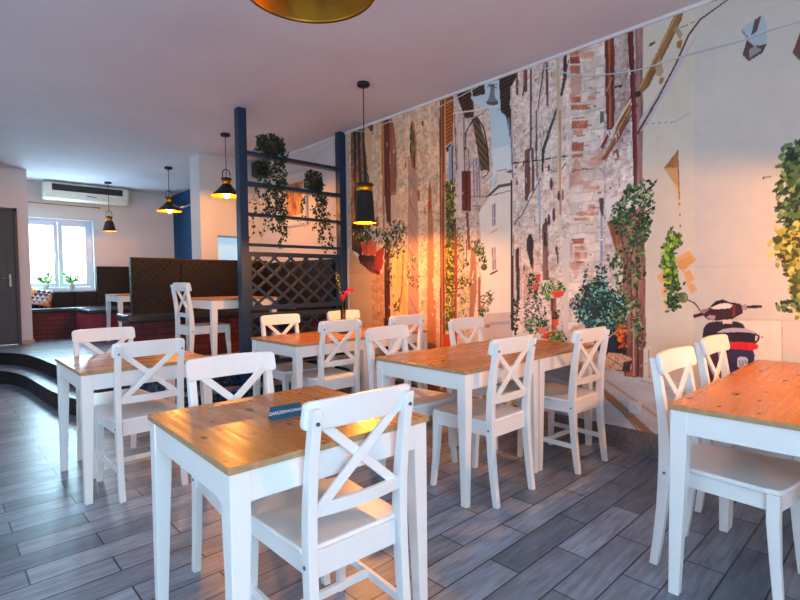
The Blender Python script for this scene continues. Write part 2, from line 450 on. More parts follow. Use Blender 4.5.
# ---------------------------------------------------------------- tables
def make_table(name, pine_m, z=0.0, size=0.74):
    root = bpy.data.objects.new(name, None); COL.objects.link(root); root.empty_display_size = .1
    h = size / 2; H = 0.745
    bm = BM(); box(bm, -h, h, -h, h, H - 0.02, H)
    for f in bm.faces:
        f.normal_update()
        if abs(f.normal.z) < .5: f.material_index = 1
    obj('tabletop', bm, [pine_m, M_edge], root, bevel=0.0025)
    L = 0.058; i = h - 0.006
    bm = BM()
    for s in (-1, 1):
        box(bm, -i + L, i - L, s * i - s * 0.024 if s > 0 else -i + 0.004, s * i - s * 0.004 if s > 0 else -i + 0.024, H - 0.108, H - 0.02)
        box(bm, s * i - 0.024 if s > 0 else -i + 0.004, s * i - 0.004 if s > 0 else -i + 0.024, -i + L, i - L, H - 0.108, H - 0.02)
    obj('apron', bm, M_white, root)
    for sx in (-1, 1):
        for sy in (-1, 1):
            bm = BM()
            def ring(w, zz):
                ox, oy = sx * i, sy * i; ix, iy = sx * (i - w), sy * (i - w)
                return [(ox, oy, zz), (ix, oy, zz), (ix, iy, zz), (ox, iy, zz)]
            loft(bm, [ring(0.037, 0), ring(0.05, 0.36), ring(L, 0.56), ring(L, H - 0.02)])
            obj('leg', bm, M_white, root, bevel=0.003)
    return root
T0 = make_table('dining_table', PINE[0]); T1p = make_table('dining_table', PINE[1]); T2p = make_table('dining_table', PINE[2])
used = set()
def place_table(proto, x, y, label, rz=0.0, z=0.0, cat='table', group='small white square tables with pine tops'):
    o = proto if proto not in used else copy_tree(proto)
    used.add(proto)
    o.location = (x, y, z); o.rotation_euler = (0, 0, rz)
    return tag(o, label, cat, group)
place_table(T0, .933, 1.604, 'white table with pine top nearest the camera, carrying the blue reserved sign', R(88.3))
place_table(T1p, 0.585 + .37, 3.18 + .37, 'white table with pine top on the left, in front of the curved step', 0)
place_table(T1p, 2.055 + .37, 1.675 + .37, 'middle white table with pine top, the half of the pair away from the mural wall', 0)
place_table(T2p, 2.798 + .37, 1.675 + .37, 'middle white table with pine top, the half of the pair touching the mural wall', 0)
place_table(T2p, 2.04 + .37, 3.335 + .37, 'rear white table below the blue trellis, the left half of the pair', R(180))
place_table(T0, 2.783 + .37, 3.335 + .37, 'rear white table below the blue trellis, the half with the flower vase', 0)
place_table(T2p, 2.06 + .37, -0.06 + .37, 'white table with pine top at the right edge, the half nearer the camera', 0)
place_table(T1p, 2.803 + .37, -0.06 + .37, 'white table with pine top at the right edge, the half by the painted scooter', R(180))
place_table(T1p, 2.06 + .37, 4.94 + .37, 'white table with pine top on the raised floor left of the blue post', 0, PF)
place_table(T2p, 2.0 + .37, 8.1 + .37, 'small white table far back beside the black quilted booth', 0, PF)

# ---------------------------------------------------------------- chairs
def make_chair(braced):
    root = bpy.data.objects.new('dining_chair', None); COL.objects.link(root); root.empty_display_size = .1
    SH = 0.462
    # seat: bowed front, rounded corners, narrower at the back
    pts = [(-0.165, -0.205), (0.165, -0.205), (0.19, -0.19), (0.212, 0.15), (0.205, 0.185), (0.18, 0.198)]
    pts += [(x, 0.198 + 0.020 * (1 - (x / 0.18) ** 2)) for x in (0.13, 0.07, 0.0, -0.07, -0.13)]
    pts += [(-0.18, 0.198), (-0.205, 0.185), (-0.212, 0.15), (-0.19, -0.19)]
    bm = BM(); prism(bm, pts, SH - 0.02, SH)
    obj('seat', bm, M_white, root, bevel=0.005)
    # apron
    bm = BM()
    fr = [(x, 0.186 + 0.02 * (1 - (x / 0.18) ** 2)) for x in (-0.165, -0.11, -0.055, 0, 0.055, 0.11, 0.165)]
    loft(bm, [[(x, y, SH - .085), (x, y, SH - .02), (x, y - .018, SH - .02), (x, y - .018, SH - .085)] for x, y in fr])
    for s in (-1, 1):
        loft(bm, [[(s * (xx - .009), yy, SH - .085), (s * (xx - .009), yy, SH - .02), (s * (xx + .009), yy, SH - .02), (s * (xx + .009), yy, SH - .085)] for xx, yy in ((.168, -.19), (.186, .17))])
    box(bm, -.15, .15, -.215, -.197, SH - .095, SH - .012)
    obj('seat_frame', bm, M_white, root)
    for s in (-1, 1):
        def rg(w, zz, ox=0.0, oy=0.0): 
            cx, cy = s * (0.185 + ox), 0.168 + oy
            return [(cx - w / 2, cy - w / 2, zz), (cx + w / 2, cy - w / 2, zz), (cx + w / 2, cy + w / 2, zz), (cx - w / 2, cy + w / 2, zz)]
        bm = BM(); k = 1 if braced else 3.2; loft(bm, [rg(.029, 0, .004 * k, .008 * k), rg(.034, .18, .001 * k, .003 * k), rg(.042, SH - .12), rg(.043, SH - .021)])
        obj('front_leg', bm, M_white, root, bevel=0.003)
        prof = [(0.0, -.252, .032), (.12, -.236, .036), (.25, -.222, .041), (.38, -.214, .045), (.5, -.212, .045), (.6, -.217, .041), (.7, -.228, .037), (.8, -.244, .034), (.892, -.261, .03)]
        bm = BM(); loft(bm, [[(s * .172 - .0155, y - d / 2, z), (s * .172 + .0155, y - d / 2, z), (s * .172 + .0155, y + d / 2, z), (s * .172 - .0155, y + d / 2, z)] for z, y, d in prof])
        obj('back_post', bm, M_white, root, bevel=0.003)
    # top rail: curved board in front of the posts
    def yb(x, base): return base - 0.022 * (1 - (x / .2) ** 2)
    bm = BM()
    rings = []
    xs = [-.198, -.194, -.18, -.14, -.09, -.04, 0, .04, .09, .14, .18, .194, .198]
    for x in xs:
        c = 0.02 if abs(x) > .197 else (0.006 if abs(x) > .19 else 0)
        zt, zb = .91 - c + .004 * (1 - (x / .2) ** 2), .822 + c
        yt, y0 = yb(x, -.236), yb(x, -.222)
        rings.append([(x, y0 - .009, zb), (x, y0 + .011, zb), (x, yt + .011, zt), (x, yt - .009, zt)])
    loft(bm, rings); obj('top_rail', bm, M_white, root, bevel=0.004)
    bm = BM()
    rings = []
    for x in (-.158, -.1, -.05, 0, .05, .1, .158):
        y = -.214 - 0.016 * (1 - (x / .16) ** 2)
        rings.append([(x, y - .009, .555), (x, y + .009, .555), (x, y + .006, .597), (x, y - .012, .597)])
    loft(bm, rings); obj('lower_rail', bm, M_white, root, bevel=0.002)
    for s, o in ((1, .0), (-1, -.013)):
        bm = BM(); bar(bm, (-s * .142, -.226 + o, .842), (s * .142, -.214 + o, .588), .03, .013)
        obj('cross_slat', bm, M_white, root, bevel=0.002)
    for s in ((-1, 1) if braced else ()):
        bm = BM(); bar(bm, (s * .172, -.225, .165), (s * .184, .17, .165), .016, .03, side=(0, 0, 1))
        obj('side_stretcher', bm, M_white, root, bevel=0.002)
    for s in (-1, 1):
        for p, q in (((s * .172, -.256, .85), (s * .172, -.273, .85)), ((s * .185, -.21, SH - .05), (s * .191, -.21, SH - .05))):
            bm = BM(); tube(bm, [p, q], .0062); obj('bolt', bm, M_bolt, root)
    if braced:
        bm = BM(); bar(bm, (-.18, -.02, .165), (.18, -.02, .165), .016, .028, side=(0, 0, 1))
        obj('cross_stretcher', bm, M_white, root, bevel=0.002)
    return root
chairs = {True: make_chair(True), False: make_chair(False)}
placed = set()
def place_chair(x, y, rz, label, z=0.0, braced=False, k=1.0):
    o = copy_tree(chairs[braced]) if braced in placed else chairs[braced]
    placed.add(braced)
    o.location = (x, y, z); o.rotation_euler = (0, 0, rz); o.scale = (1, 1, k)
    return tag(o, label, 'chair', 'white cross-back dining chairs')
place_chair(.96, 1.42, -.05, 'nearest white cross-back chair, its back to us, at the table with the blue sign', braced=True, k=.982)
place_chair(.95, 1.865, PI - .05, 'white cross-back chair facing us across the near table with the blue sign')
place_chair(.925, 3.345, 0, 'white cross-back chair with its back to us at the left table by the step', braced=True, k=.985)
place_chair(.905, 3.80, PI + .02, 'white cross-back chair facing us behind the left table by the step')
place_chair(2.365, 1.825, -.01, 'white cross-back chair, back to us, left one at the middle pair of tables')
place_chair(3.125, 1.735, -.05, 'white cross-back chair, back to us, at the middle tables beside the wall socket', braced=True)
place_chair(2.335, 2.35, PI + .05, 'white cross-back chair facing us, left one behind the middle pair of tables')
place_chair(3.14, 2.31, PI - .02, 'white cross-back chair facing us, right one behind the middle pair of tables', k=1.014)
place_chair(2.36, 3.42, -.02, 'white cross-back chair, back to us, left one of two at the rear tables', k=1.014)
place_chair(3.07, 3.40, -.02, 'white cross-back chair, back to us, at the rear tables before the orange-lit wall', k=1.014)
place_chair(2.37, 3.905, PI - .02, 'white cross-back chair facing us before the trellis, nearer the left blue post', k=1.014)
place_chair(3.13, 3.94, PI - .02, 'white cross-back chair facing us before the trellis, behind the flower vase', k=1.014)
place_chair(2.405, .53, PI - .03, 'white cross-back chair facing us at the right-edge tables, nearer of two')
place_chair(3.075, .55, PI - .02, 'white cross-back chair at the right-edge tables, before the painted scooter')
place_chair(2.14, 5.33, -PI / 2 + .05, 'white cross-back chair seen side-on upon the raised floor left of the blue post', PF)

# ---------------------------------------------------------------- sign on the near table
sg = thing('table_sign', 'small blue tent sign with white lettering standing on the near pine table', 'sign', (.922, 1.585, .745), R(-6))
bm = BM(); loft(bm, [[(x, -.022, 0), (x, .022, 0), (x, .002, .044), (x, -.002, .044)] for x in (-.058, .058)])
obj('sign_card', bm, simple('sign_blue', (12, 84, 122), 0.3, var=.02), sg)
tx = bpy.data.curves.new('lettering', 'FONT'); tx.body = 'ZAREZERWOWANE'; tx.size = .0155; tx.align_x = 'CENTER'; tx.align_y = 'CENTER'; tx.extrude = .0003; tx.shear = .3
to = bpy.data.objects.new('lettering', tx); COL.objects.link(to); to.parent = sg
tx.materials.append(simple('sign_white', (235, 245, 250), 0.4, var=.01))
bpy.context.view_layer.update()
lm = bpy.data.meshes.new_from_object(to.evaluated_get(bpy.context.evaluated_depsgraph_get()))
bpy.data.objects.remove(to)
lo_ = bpy.data.objects.new('lettering', lm); COL.objects.link(lo_); lo_.parent = sg
lo_.location = (0, -.0131, .022); lo_.rotation_euler = (R(65.2), 0, 0)

# ---------------------------------------------------------------- blue trellis divider
dv = thing('trellis_divider', 'navy blue wooden divider with open bars above a diagonal trellis, beside the mural', 'divider', (0, 4.775, 0))
for x0, x1 in ((2.285, 2.375), (3.525, 3.615)):
    bm = BM(); box(bm, x0, x1, -.045, .045, 0.16, CEIL); obj('post', bm, M_blue, dv, bevel=0.005)
for z in (2.535, 2.23, 1.922, 1.613):
    th = .038 if z > 2 else .026
    bm = BM(); box(bm, 2.375, 3.525, -.045, .045, z - th / 2, z + th / 2); obj('shelf_bar', bm, M_blue, dv, bevel=0.003)
def trellis(z0, z1, n):
    bm = BM(); x0, x1 = 2.378, 3.522
    box(bm, x0, x1, -.022, .022, z1 - .045, z1); box(bm, x0, x1, -.022, .022, z0, z0 + .045)
    box(bm, x0, x0 + .03, -.022, .022, z0 + .045, z1 - .045); box(bm, x1 - .03, x1, -.022, .022, z0 + .045, z1 - .045)
    obj('trellis_frame', bm, M_blue, dv)
    a, b = z0 + .04, z1 - .04; xa, xb = x0 + .02, x1 - .02
    for s, yy in ((1, .007), (-1, -.007)):
        k = -6
        while k < 12:
            # line x = c + s*t, z = a + .8*t
            c = xa + k * .196 + (.05 if s > 0 else .12)
            ts = [0, (b - a) / .8]
            lo, hi = ts
            if s > 0: lo = max(lo, xa - c); hi = min(hi, xb - c)
            else: lo = max(lo, c - xb); hi = min(hi, c - xa)
            if hi - lo > .04:
                bm = BM(); bar(bm, (c + s * lo, yy, a + .8 * lo), (c + s * hi, yy, a + .8 * hi), .026, .012)
                obj('trellis_slat', bm, M_blue, dv)
            k += 1
trellis(.94, 1.54, 6)
trellis(.36, .905, 6)

# ---------------------------------------------------------------- benches
def bench(name, label, base, seat, panels, mbase=None):
    r = thing(name, label, 'bench', (base[0], base[2], base[4]))
    o = Vector((base[0], base[2], base[4]))
    def b(nm, q, m, bev):
        bm = BM(); box(bm, q[0] - o.x, q[1] - o.x, q[2] - o.y, q[3] - o.y, q[4] - o.z, q[5] - o.z); return obj(nm, bm, m, r, bevel=bev)
    b('brick_base', base, mbase or M_brick, 0.004)
    for s in seat: b('seat_cushion', s, M_seat, 0.02)
    for p in panels: b('backrest_panel', p, M_quilt, 0.012)
    return r
bench('booth_bench', 'long booth bench with tall black quilted back and brick base facing the raised-floor table',
      (1.66, 3.58, 6.2, 6.60, PF, .78), [(1.6, 3.58, 6.14, 6.60, .78, .87)],
      [(1.78, 2.37, 6.60, 6.69, .80, 1.545), (2.374, 3.14, 6.60, 6.69, .80, 1.535), (3.144, 3.60, 6.60, 6.69, .80, 1.535)])
bench('booth_bench', 'brick booth bench against the mural wall behind the blue trellis, with dark quilted back',
      (3.12, 3.60, 4.96, 6.13, PF, .78), [(3.07, 3.52, 4.93, 6.13, .78, .87)],
      [(3.52, 3.60, 4.93, 5.74, .80, 1.5), (3.52, 3.60, 5.744, 6.59, .885, 1.5)])
bench('window_bench', 'brick bench with low black quilted back under the far window',
      (1.14, 3.58, 9.95, 10.28, PF, .76), [(1.14, 2.2, 9.88, 10.3, .76, .83), (2.204, 3.58, 9.88, 10.3, .76, .83)],
      [(1.14, 1.86, 10.3, 10.39, .80, 1.09), (1.864, 2.2, 10.3, 10.39, .80, 1.09), (2.204, 2.7, 10.3, 10.39, .80, 1.54), (2.704, 3.58, 10.3, 10.39, .80, 1.54)])
ot = thing('ottoman_bench', 'red boxed bench with thin black cushion near the far window', 'bench', (1.77, 8.855, PF))
bm = BM(); box(bm, 0.02, .64, 0.02, 1.0, 0, .44); obj('red_box', bm, M_redpaint, ot, bevel=.004)
bm = BM(); box(bm, 0, .66, 0, 1.02, .44, .50); obj('seat_cushion', bm, M_seat, ot, bevel=.015)

# cushion in the window corner
def pillow_mat():
    t = NT('zigzag_fabric').set(.8)
    w = t.n('ShaderNodeTexChecker'); w.inputs['Scale'].default_value = 16
    w.inputs['Color1'].default_value = (*srgb((225, 215, 215)), 1); w.inputs['Color2'].default_value = (*srgb((50, 58, 90)), 1)
    t.l(t.coords(rot=(R(45), R(45), 0)), w.inputs['Vector'])
    f = t.noise(t.coords(), 5, 2)
    t.base(t.mix(t.ramp(f, [(.5, (0, 0, 0)), (.56, (1, 1, 1))]), w.outputs['Color'], srgb((222, 150, 90)))); return t.m
bm = BM()
n = 10; grid = {}
for side in (1, -1):
    for i in range(n + 1):
        for j in range(n + 1):
            u, v = i / n * 2 - 1, j / n * 2 - 1
            hh = .075 * ((1 - u ** 4) * (1 - v ** 4)) ** .5
            k = 1 - .06 * (1 - abs(u * v))
            grid[side, i, j] = bm.verts.new((u * .2 * k, side * hh, v * .2 * k + .2))
    for i in range(n):
        for j in range(n): bm.faces.new([grid[side, i, j], grid[side, i + 1, j], grid[side, i + 1, j + 1], grid[side, i, j + 1]])
bmesh.ops.remove_doubles(bm, verts=bm.verts, dist=1e-4)
o = obj('throw_pillow', bm, pillow_mat(), smooth=True, loc=(1.325, 10.17, .845), rot=(R(-18), R(8), R(-20)))
o.scale = (.8, .8, .8)
tag(o, 'patterned cushion leaning in the corner of the window bench', 'cushion')

# ---------------------------------------------------------------- leaves
random.seed(5)
def leaf(bm, c, size, d=None, mi=0):
    n = Vector((random.uniform(-1, 1), random.uniform(-1, 1), random.uniform(-.2, 1))).normalized() if d is None else d
    a = n.orthogonal().normalized(); a.rotate(Matrix.Rotation(random.uniform(0, 2 * PI), 3, n)); b = n.cross(a)
    c = Vector(c)
    pts = [(0, -.5), (.38, -.38), (.5, .05), (.2, .12), (0, .62), (-.2, .12), (-.5, .05), (-.38, -.38)]
    vs = [bm.verts.new(c + a * x * size + b * y * size + n * (abs(x) * .25 * size)) for x, y in pts]
    f = bm.faces.new(vs); f.material_index = mi

def ivy(name, label, x, zbar, strands, crown, potr, loc_y=-.0):
    r = thing(name, label, 'plant', (x, 4.775 + loc_y, zbar))
    bm = BM(); lathe(bm, [(0, .0), (potr * .72, 0), (potr, .12), (potr * 1.04, .125), (potr * 1.04, .135), (potr * .9, .13), (potr * .85, .10), (0, .10)], 20)
    obj('pot', bm, M_pot, r, smooth=True)
    bm = BM(); sb = BM()
    for _ in range(int(crown * 420)):
        a = random.uniform(0, 2 * PI); rr = random.uniform(0, 1) ** .5 * .135 * crown; zz = random.uniform(.03, .235 - rr * .3)
        leaf(bm, (rr * math.cos(a), rr * math.sin(a) * .8, zz), random.uniform(.02, .036))
    for (x0, x1, zl, dens) in strands:
        pts = []; p = Vector((x0, random.choice((-.075, .075)) if zl > .4 else -.075, .1)); k = int(zl / .022)
        for i in range(k):
            s = i / k
            q = Vector((x0 + (x1 - x0) * s + .025 * math.sin(i * .7 + x0 * 40), p.y + .01 * math.sin(i), .1 - zl * s)); pts.append(q)
            for _ in range(3 if random.random() < dens else 1):
                if random.random() < dens + .3: leaf(bm, q + Vector((random.gauss(0, .018), random.gauss(0, .015), random.gauss(0, .01))), random.uniform(.02, .04))
        if len(pts) > 2: tube(sb, pts, .0016, 4)
    obj('foliage', bm, M_leaf, r); obj('trailing_stems', sb, M_stem, r)
    return r
ivy('hanging_ivy', 'bushy dark ivy in a pot on the top bar of the trellis, trailing longest', 2.66, 2.555,
    [(-.1, -.12, .62, .5), (-.06, -.05, .95, .6), (.0, -.16, 1.0, .6), (.05, .0, .9, .9), (.08, .08, .85, .9), (.1, .06, .95, .9), (.12, .1, 1.02, .8), (.06, .12, .9, .8), (.0, .03, .8, .7), (.1, .22, .95, .5), (-.04, -.22, 1.02, .45), (.08, .16, 1.1, .5), (.02, -.04, .7, .8)], 1.15, .11)
ivy('hanging_ivy', 'smaller ivy in a pot on the second bar of the trellis, trailing to the right', 3.19, 2.25,
    [(-.02, .0, .45, .8), (.02, .06, .6, .9), (.04, .12, .7, .8), (.06, .2, .8, .6), (-.06, -.12, .5, .4), (.05, .17, .72, .7), (.08, .32, .5, .5), (.0, .1, .5, .8), (.02, .22, .82, .5)], .78, .085)

def pot_plant(x, y, z, label, seed, wide):
    random.seed(seed)
    r = thing('potted_plant', label, 'plant', (x, y, z))
    bm = BM(); lathe(bm, [(0, 0), (.035, 0), (.05, .09), (.052, .1), (.046, .1), (.043, .085), (0, .085)], 20); obj('pot', bm, M_whitepot, r, smooth=True)
    bm = BM(); sb = BM()
    for _ in range(12):
        a = random.uniform(0, 2 * PI); L = random.uniform(.1, wide); hgt = random.uniform(.06, .2)
        pts = [(0, 0, .08), (math.cos(a) * L * .5, math.sin(a) * L * .25, .08 + hgt), (math.cos(a) * L, math.sin(a) * L * .4, .08 + hgt * .8)]
        tube(sb, pts, .002, 4)
        for k in range(5):
            s = .35 + k * .16
            leaf(bm, (math.cos(a) * L * s, math.sin(a) * L * .4 * s, .09 + hgt * min(1, s * 1.3) + random.uniform(-.02, .02)), random.uniform(.035, .06))
    obj('foliage', bm, M_leaf2, r); obj('stems', sb, M_stem, r)
pot_plant(1.46, 10.38, WZ0 + .004, 'bushier green plant in a white pot on the far window sill, left of two', 3, .2)
pot_plant(1.84, 10.38, WZ0 + .004, 'sparser green plant in a white pot on the far window sill, right of two', 8, .14)

# ---------------------------------------------------------------- flower vase
vs_ = thing('flower_vase', 'slim glass vase with pink and yellow flowers on the rear table', 'vase', (2.80, 3.74, .745))
bm = BM(); lathe(bm, [(0, 0), (.045, 0), (.045, .012), (0, .012)], 24); obj('coaster', bm, M_coast, vs_)
bm = BM(); lathe(bm, [(0, .013), (.024, .013), (.024, .30), (.0215, .30), (.0215, .02), (0, .02)], 24); obj('glass', bm, M_glass, vs_, smooth=True)
sb = BM(); pk = BM(); yl = BM(); lf = BM()
random.seed(4)
for (x, y, z, kind) in ((.06, -.02, .40, 'p'), (.10, .0, .40, 'p'), (.045, .01, .375, 'p'), (-.0, .0, .30 + .03, 'p'), (-.07, .0, .56, 'y'), (-.03, .01, .54, 'y'), (-.05, -.01, .45, 'y'), (.03, .02, .35, 'p')):
    tube(sb, [(x * .1, y, .03), (x * .3, y, .25), (x, y, z)], .0016, 5)
    if kind == 'p':
        for _ in range(16):
            leaf(pk, (x + random.gauss(0, .011), y + random.gauss(0, .011), z + random.gauss(0, .01)), .019)
    else:
        for k in range(5):
            leaf(yl, (x * (1 - k * .04) + random.gauss(0, .006), y, z - k * .024), .016)
obj('stems', sb, M_stem, vs_); obj('pink_flowers', pk, simple('pink_petal', (240, 20, 80), .6), vs_); obj('yellow_flowers', yl, simple('yellow_petal', (205, 180, 30), .6), vs_)

# ---------------------------------------------------------------- pendant lamps
def pendant(label, x, y, zr, kind, lit, power, group='black pendant lamps with gold linings'):
    r = thing('pendant_lamp', label, 'lamp', (x, y, zr), 0, group)
    top = CEIL - zr
    if kind == 'cone':
        R0, H0, H1 = .176, .0, .135; neck = .055
        outer = [(R0, 0), (R0 + .003, .004), (.12, .055), (.07, .105), (neck, H1)]
    elif kind == 'tube':
        R0, H1 = .105, .275; neck = .072
        outer = [(R0, 0), (.104, .006), (.09, .02), (.075, .25), (neck, H1)]
    else:
        R0, H1 = .108, .175; neck = .05
        outer = [(R0, 0), (.108, .006), (.1, .02), (.062, .165), (neck, H1)]
    if kind == 'near':
        R0, H1 = .176, .15; neck = .055
        outer = [(R0, 0), (R0 + .004, .004), (R0, .01), (.15, .05), (.085, .115), (neck, H1)]
    inner = [(max(a - .004, .01), b + (.001 if i == 0 else -.003)) for i, (a, b) in enumerate(outer)]
    bm = BM(); lathe(bm, outer + [(0.01, H1 + .002)], 48)
    sh = obj('lamp_shade', bm, M_black if kind != 'near' else M_oldgold, r, smooth=True)
    bm = BM(); lathe(bm, inner + [(0.01, H1 - .002)], 48); obj('shade_lining', bm, M_gold if kind != 'near' else M_oldgold, sh, smooth=True)
    bm = BM(); lathe(bm, [(neck * .9, H1), (neck * .95, H1 + .003), (neck * .95, H1 + .052), (neck * .9, H1 + .055)], 32); obj('brass_collar', bm, M_brass, r, smooth=True)
    bm = BM(); lathe(bm, [(neck * .2, H1 + .055), (neck * 1.12, H1 + .055), (neck * 1.12, H1 + .07), (neck * .3, H1 + .085), (.004, H1 + .09)], 32); obj('cap', bm, M_black, r, smooth=True)
    lp = .045; z0 = H1 + .07
    bm = BM(); tube(bm, [(-lp, 0, z0)] + [(-lp * math.cos(k * PI / 10), 0, z0 + .06 + .045 * math.sin(k * PI / 10)) for k in range(11)] + [(lp, 0, z0)], .006); obj('loop_handle', bm, M_black, r, smooth=True)
    bm = BM(); tube(bm, [(0, 0, H1 + .08), (0, 0, top - .01)], .0045); obj('cord', bm, M_black, r)
    bm = BM(); lathe(bm, [(0.001, top - .03), (.05, top - .03), (.055, top - .024), (.055, top), (.001, top)], 32); obj('ceiling_rose', bm, M_black, r, smooth=True)
    br = {'cone': .038, 'near': .045}.get(kind, .032)
    bz = {'cone': .018, 'tube': .068, 'bell': .05, 'near': .062}[kind]
    bm = BM(); lathe(bm, [(.001, bz - br)] + [(br * math.cos(a), bz + br * math.sin(a)) for a in [R(q) for q in range(-75, 61, 15)]] + [(.014, bz + br * 1.25), (.013, bz + br * 1.9), (.001, bz + br * 1.9)], 24)
    obj('bulb', bm, M_bulb if lit else M_amber, r, smooth=True)
    if power:
        l = bulb_light('bulb_light', (x, y, zr + bz - br - .012), power, .02)
    return r
pendant('wide black pendant lamp glowing before the blue wall far back', 2.685, 7.9, 2.31, 'cone', True, 50)
pendant('wide black pendant lamp glowing left of the tall blue post', 2.59, 5.7, 2.245, 'cone', True, 55)
pendant('tall narrow black pendant lamp hanging before the mural edge', 2.84, 3.45, 1.745, 'tube', True, 76)
pendant('small black bell-shaped pendant lamp hanging before the air conditioner', 2.30, 9.72, 2.13, 'bell', False, 5)
pendant('gold-lined pendant lamp cut off at the top of the picture', .748, 1.125, 1.995, 'near', False, 0)
pendant('black pendant lamp over the right-edge tables', 2.80, -.18, 1.68, 'cone', True, 88)

# ---------------------------------------------------------------- things on the walls
ac = thing('air_conditioner', 'ivory ceiling air conditioner with dark intake slot above the far window', 'air conditioner', (1.44, 10.12, 2.66))
bm = BM()
prof = [(0.0, .27), (.0, .12), (.05, .03), (.12, 0), (.24, 0), (.24, .30), (.03, .30)]
rings = []
for x, k in ((0, .82), (.04, 1), (1.27, 1), (1.31, .82)):
    rings.append([(x, .12 + (y - .12) * k, .15 + (z - .15) * (k * .5 + .5)) for y, z in prof])
loft(bm, rings); obj('casing', bm, M_ivory, ac, bevel=.01)
bm = BM()
for k in range(4): box(bm, .13, 1.18, -.006 + .0, .0, .155 + k * .026, .174 + k * .026)
box(bm, .12, 1.19, -.003, .002, .15, .26)
obj('intake_grille', bm, M_darkplastic, ac)
bm = BM(); box(bm, .62, .78, .012, .02, .085, .10); obj('badge', bm, simple('badge_blue', (70, 110, 180), .4), ac)
rod = thing('curtain_rod', 'thin brass curtain rod above the far window', 'curtain rod', (1.14, 10.33, 2.6))
bm = BM(); tube(bm, [(0, 0, 0), (1.14, 0, -.005)], .008); obj('rod', bm, simple('dull_brass', (130, 110, 70), .4, .8), rod)
bm = BM(); lathe(bm, [(.001, -.02), (.02, -.01), (.022, 0), (.02, .01), (.001, .02)], 16, (1.15, 0, -.005)); obj('finial', bm, M_brass, rod)
bm = BM(); tube(bm, [(1.1, 0, -.005), (1.1, .07, -.005)], .008); obj('bracket', bm, M_brass, rod)

pf = thing('picture_frame', 'white framed street picture on the wall behind the trellis', 'picture', (WX, 5.87, 1.97))
bm = BM(); W_, H_ = .32, .73
for q in ((-W_, W_, 0, .03), (-W_, W_, H_ - .03, H_)): box(bm, -.03, 0, q[0], q[1], q[2], q[3])
for q in ((-W_, -W_ + .03), (W_ - .03, W_)): box(bm, -.03, 0, q[0], q[1], .03, H_ - .03)
obj('frame', bm, simple('silver_frame', (190, 192, 205), .35), pf)
bm = BM(); box(bm, -.012, -.002, -W_ + .03, W_ - .03, .03, H_ - .03); obj('mat_board', bm, simple('mat_board', (226, 214, 206), .7), pf)
def art():
    t = NT('street_painting').set(.6)
    a = t.noise(t.coords(scale=(1, 9, 2.5)), 2, 4)
    t.base(t.ramp(a, [(.3, srgb((110, 60, 40))), (.45, srgb((190, 110, 60))), (.55, srgb((220, 170, 120))), (.7, srgb((90, 100, 50)))])); return t.m
bm = BM(); box(bm, -.015, -.013, -W_ + .12, W_ - .12, .15, H_ - .15); obj('painting', bm, art(), pf)

sp = thing('loudspeaker', 'black box loudspeaker high in the corner behind the ivy', 'speaker', (3.52, 6.62, 2.74))
bm = BM(); box(bm, -.09, .09, -.08, .1, 0, .2); obj('cabinet', bm, M_darkplastic, sp, bevel=.006)
bm = BM(); box(bm, -.08, .08, -.086, -.08, .01, .19); obj('front_grille', bm, M_black, sp)

so = thing('wall_socket', 'white wall socket low on the mural wall', 'socket', (WX - .008, 1.405, .315))
bm = BM(); box(bm, -.008, .0, -.042, .042, -.042, .042); obj('cover_plate', bm, M_socket, so, bevel=.003)
bm = BM(); tube(bm, [(-.0085, 0, 0), (-.012, 0, 0)], .021, 24); ins = obj('socket_insert', bm, M_socket, so)
bm = BM()
for yy in (-.009, .009): tube(bm, [(-.0115, yy, 0), (-.0135, yy, 0)], .0028, 8)
tube(bm, [(-.0115, 0, .011), (-.018, 0, .011)], .0028, 8)
obj('contacts', bm, M_black, ins)

def cable(name, label, pts, r=.0045):
    sm = smooth_path(pts, 8)
    bm = BM(); tube(bm, [tuple(p) for p in sm], r, 6)
    return tag(obj(name, bm, M_cable, smooth=True), label, 'cable')
XC = WX - .02
cable('string_cable', 'thin white cable swagging along the top of the mural from the blue post', CABLE_PTS)
cable('string_cable', 'thin cable drooping on the wall behind the trellis bars', [(WX - .01, 4.85, 2.93), (WX - .01, 5.2, 2.84), (WX - .01, 5.6, 2.76), (WX - .01, 6.2, 2.74), (WX - .01, 6.5, 2.72)], .003)
cable('string_cable', 'thin cable looping from the far glowing lamp to the rough white column', [(2.70, 7.80, 2.40), (2.72, 7.69, 2.36), (2.74, 7.4, 2.33), (2.75, 7.11, 2.36)], .003)
cable('string_cable', 'thin cable sagging across the far wall below the air conditioner', [(2.1, 10.38, 2.52), (2.6, 10.38, 2.50), (3.1, 10.38, 2.38), (3.6, 10.38, 2.44)], .003)
cable('string_cable', 'thin cable along the top of the short white wall', [(2.71, 6.76, 2.94), (2.9, 6.76, 2.95), (3.1, 6.76, 2.90), (3.3, 6.76, 2.91)], .003)

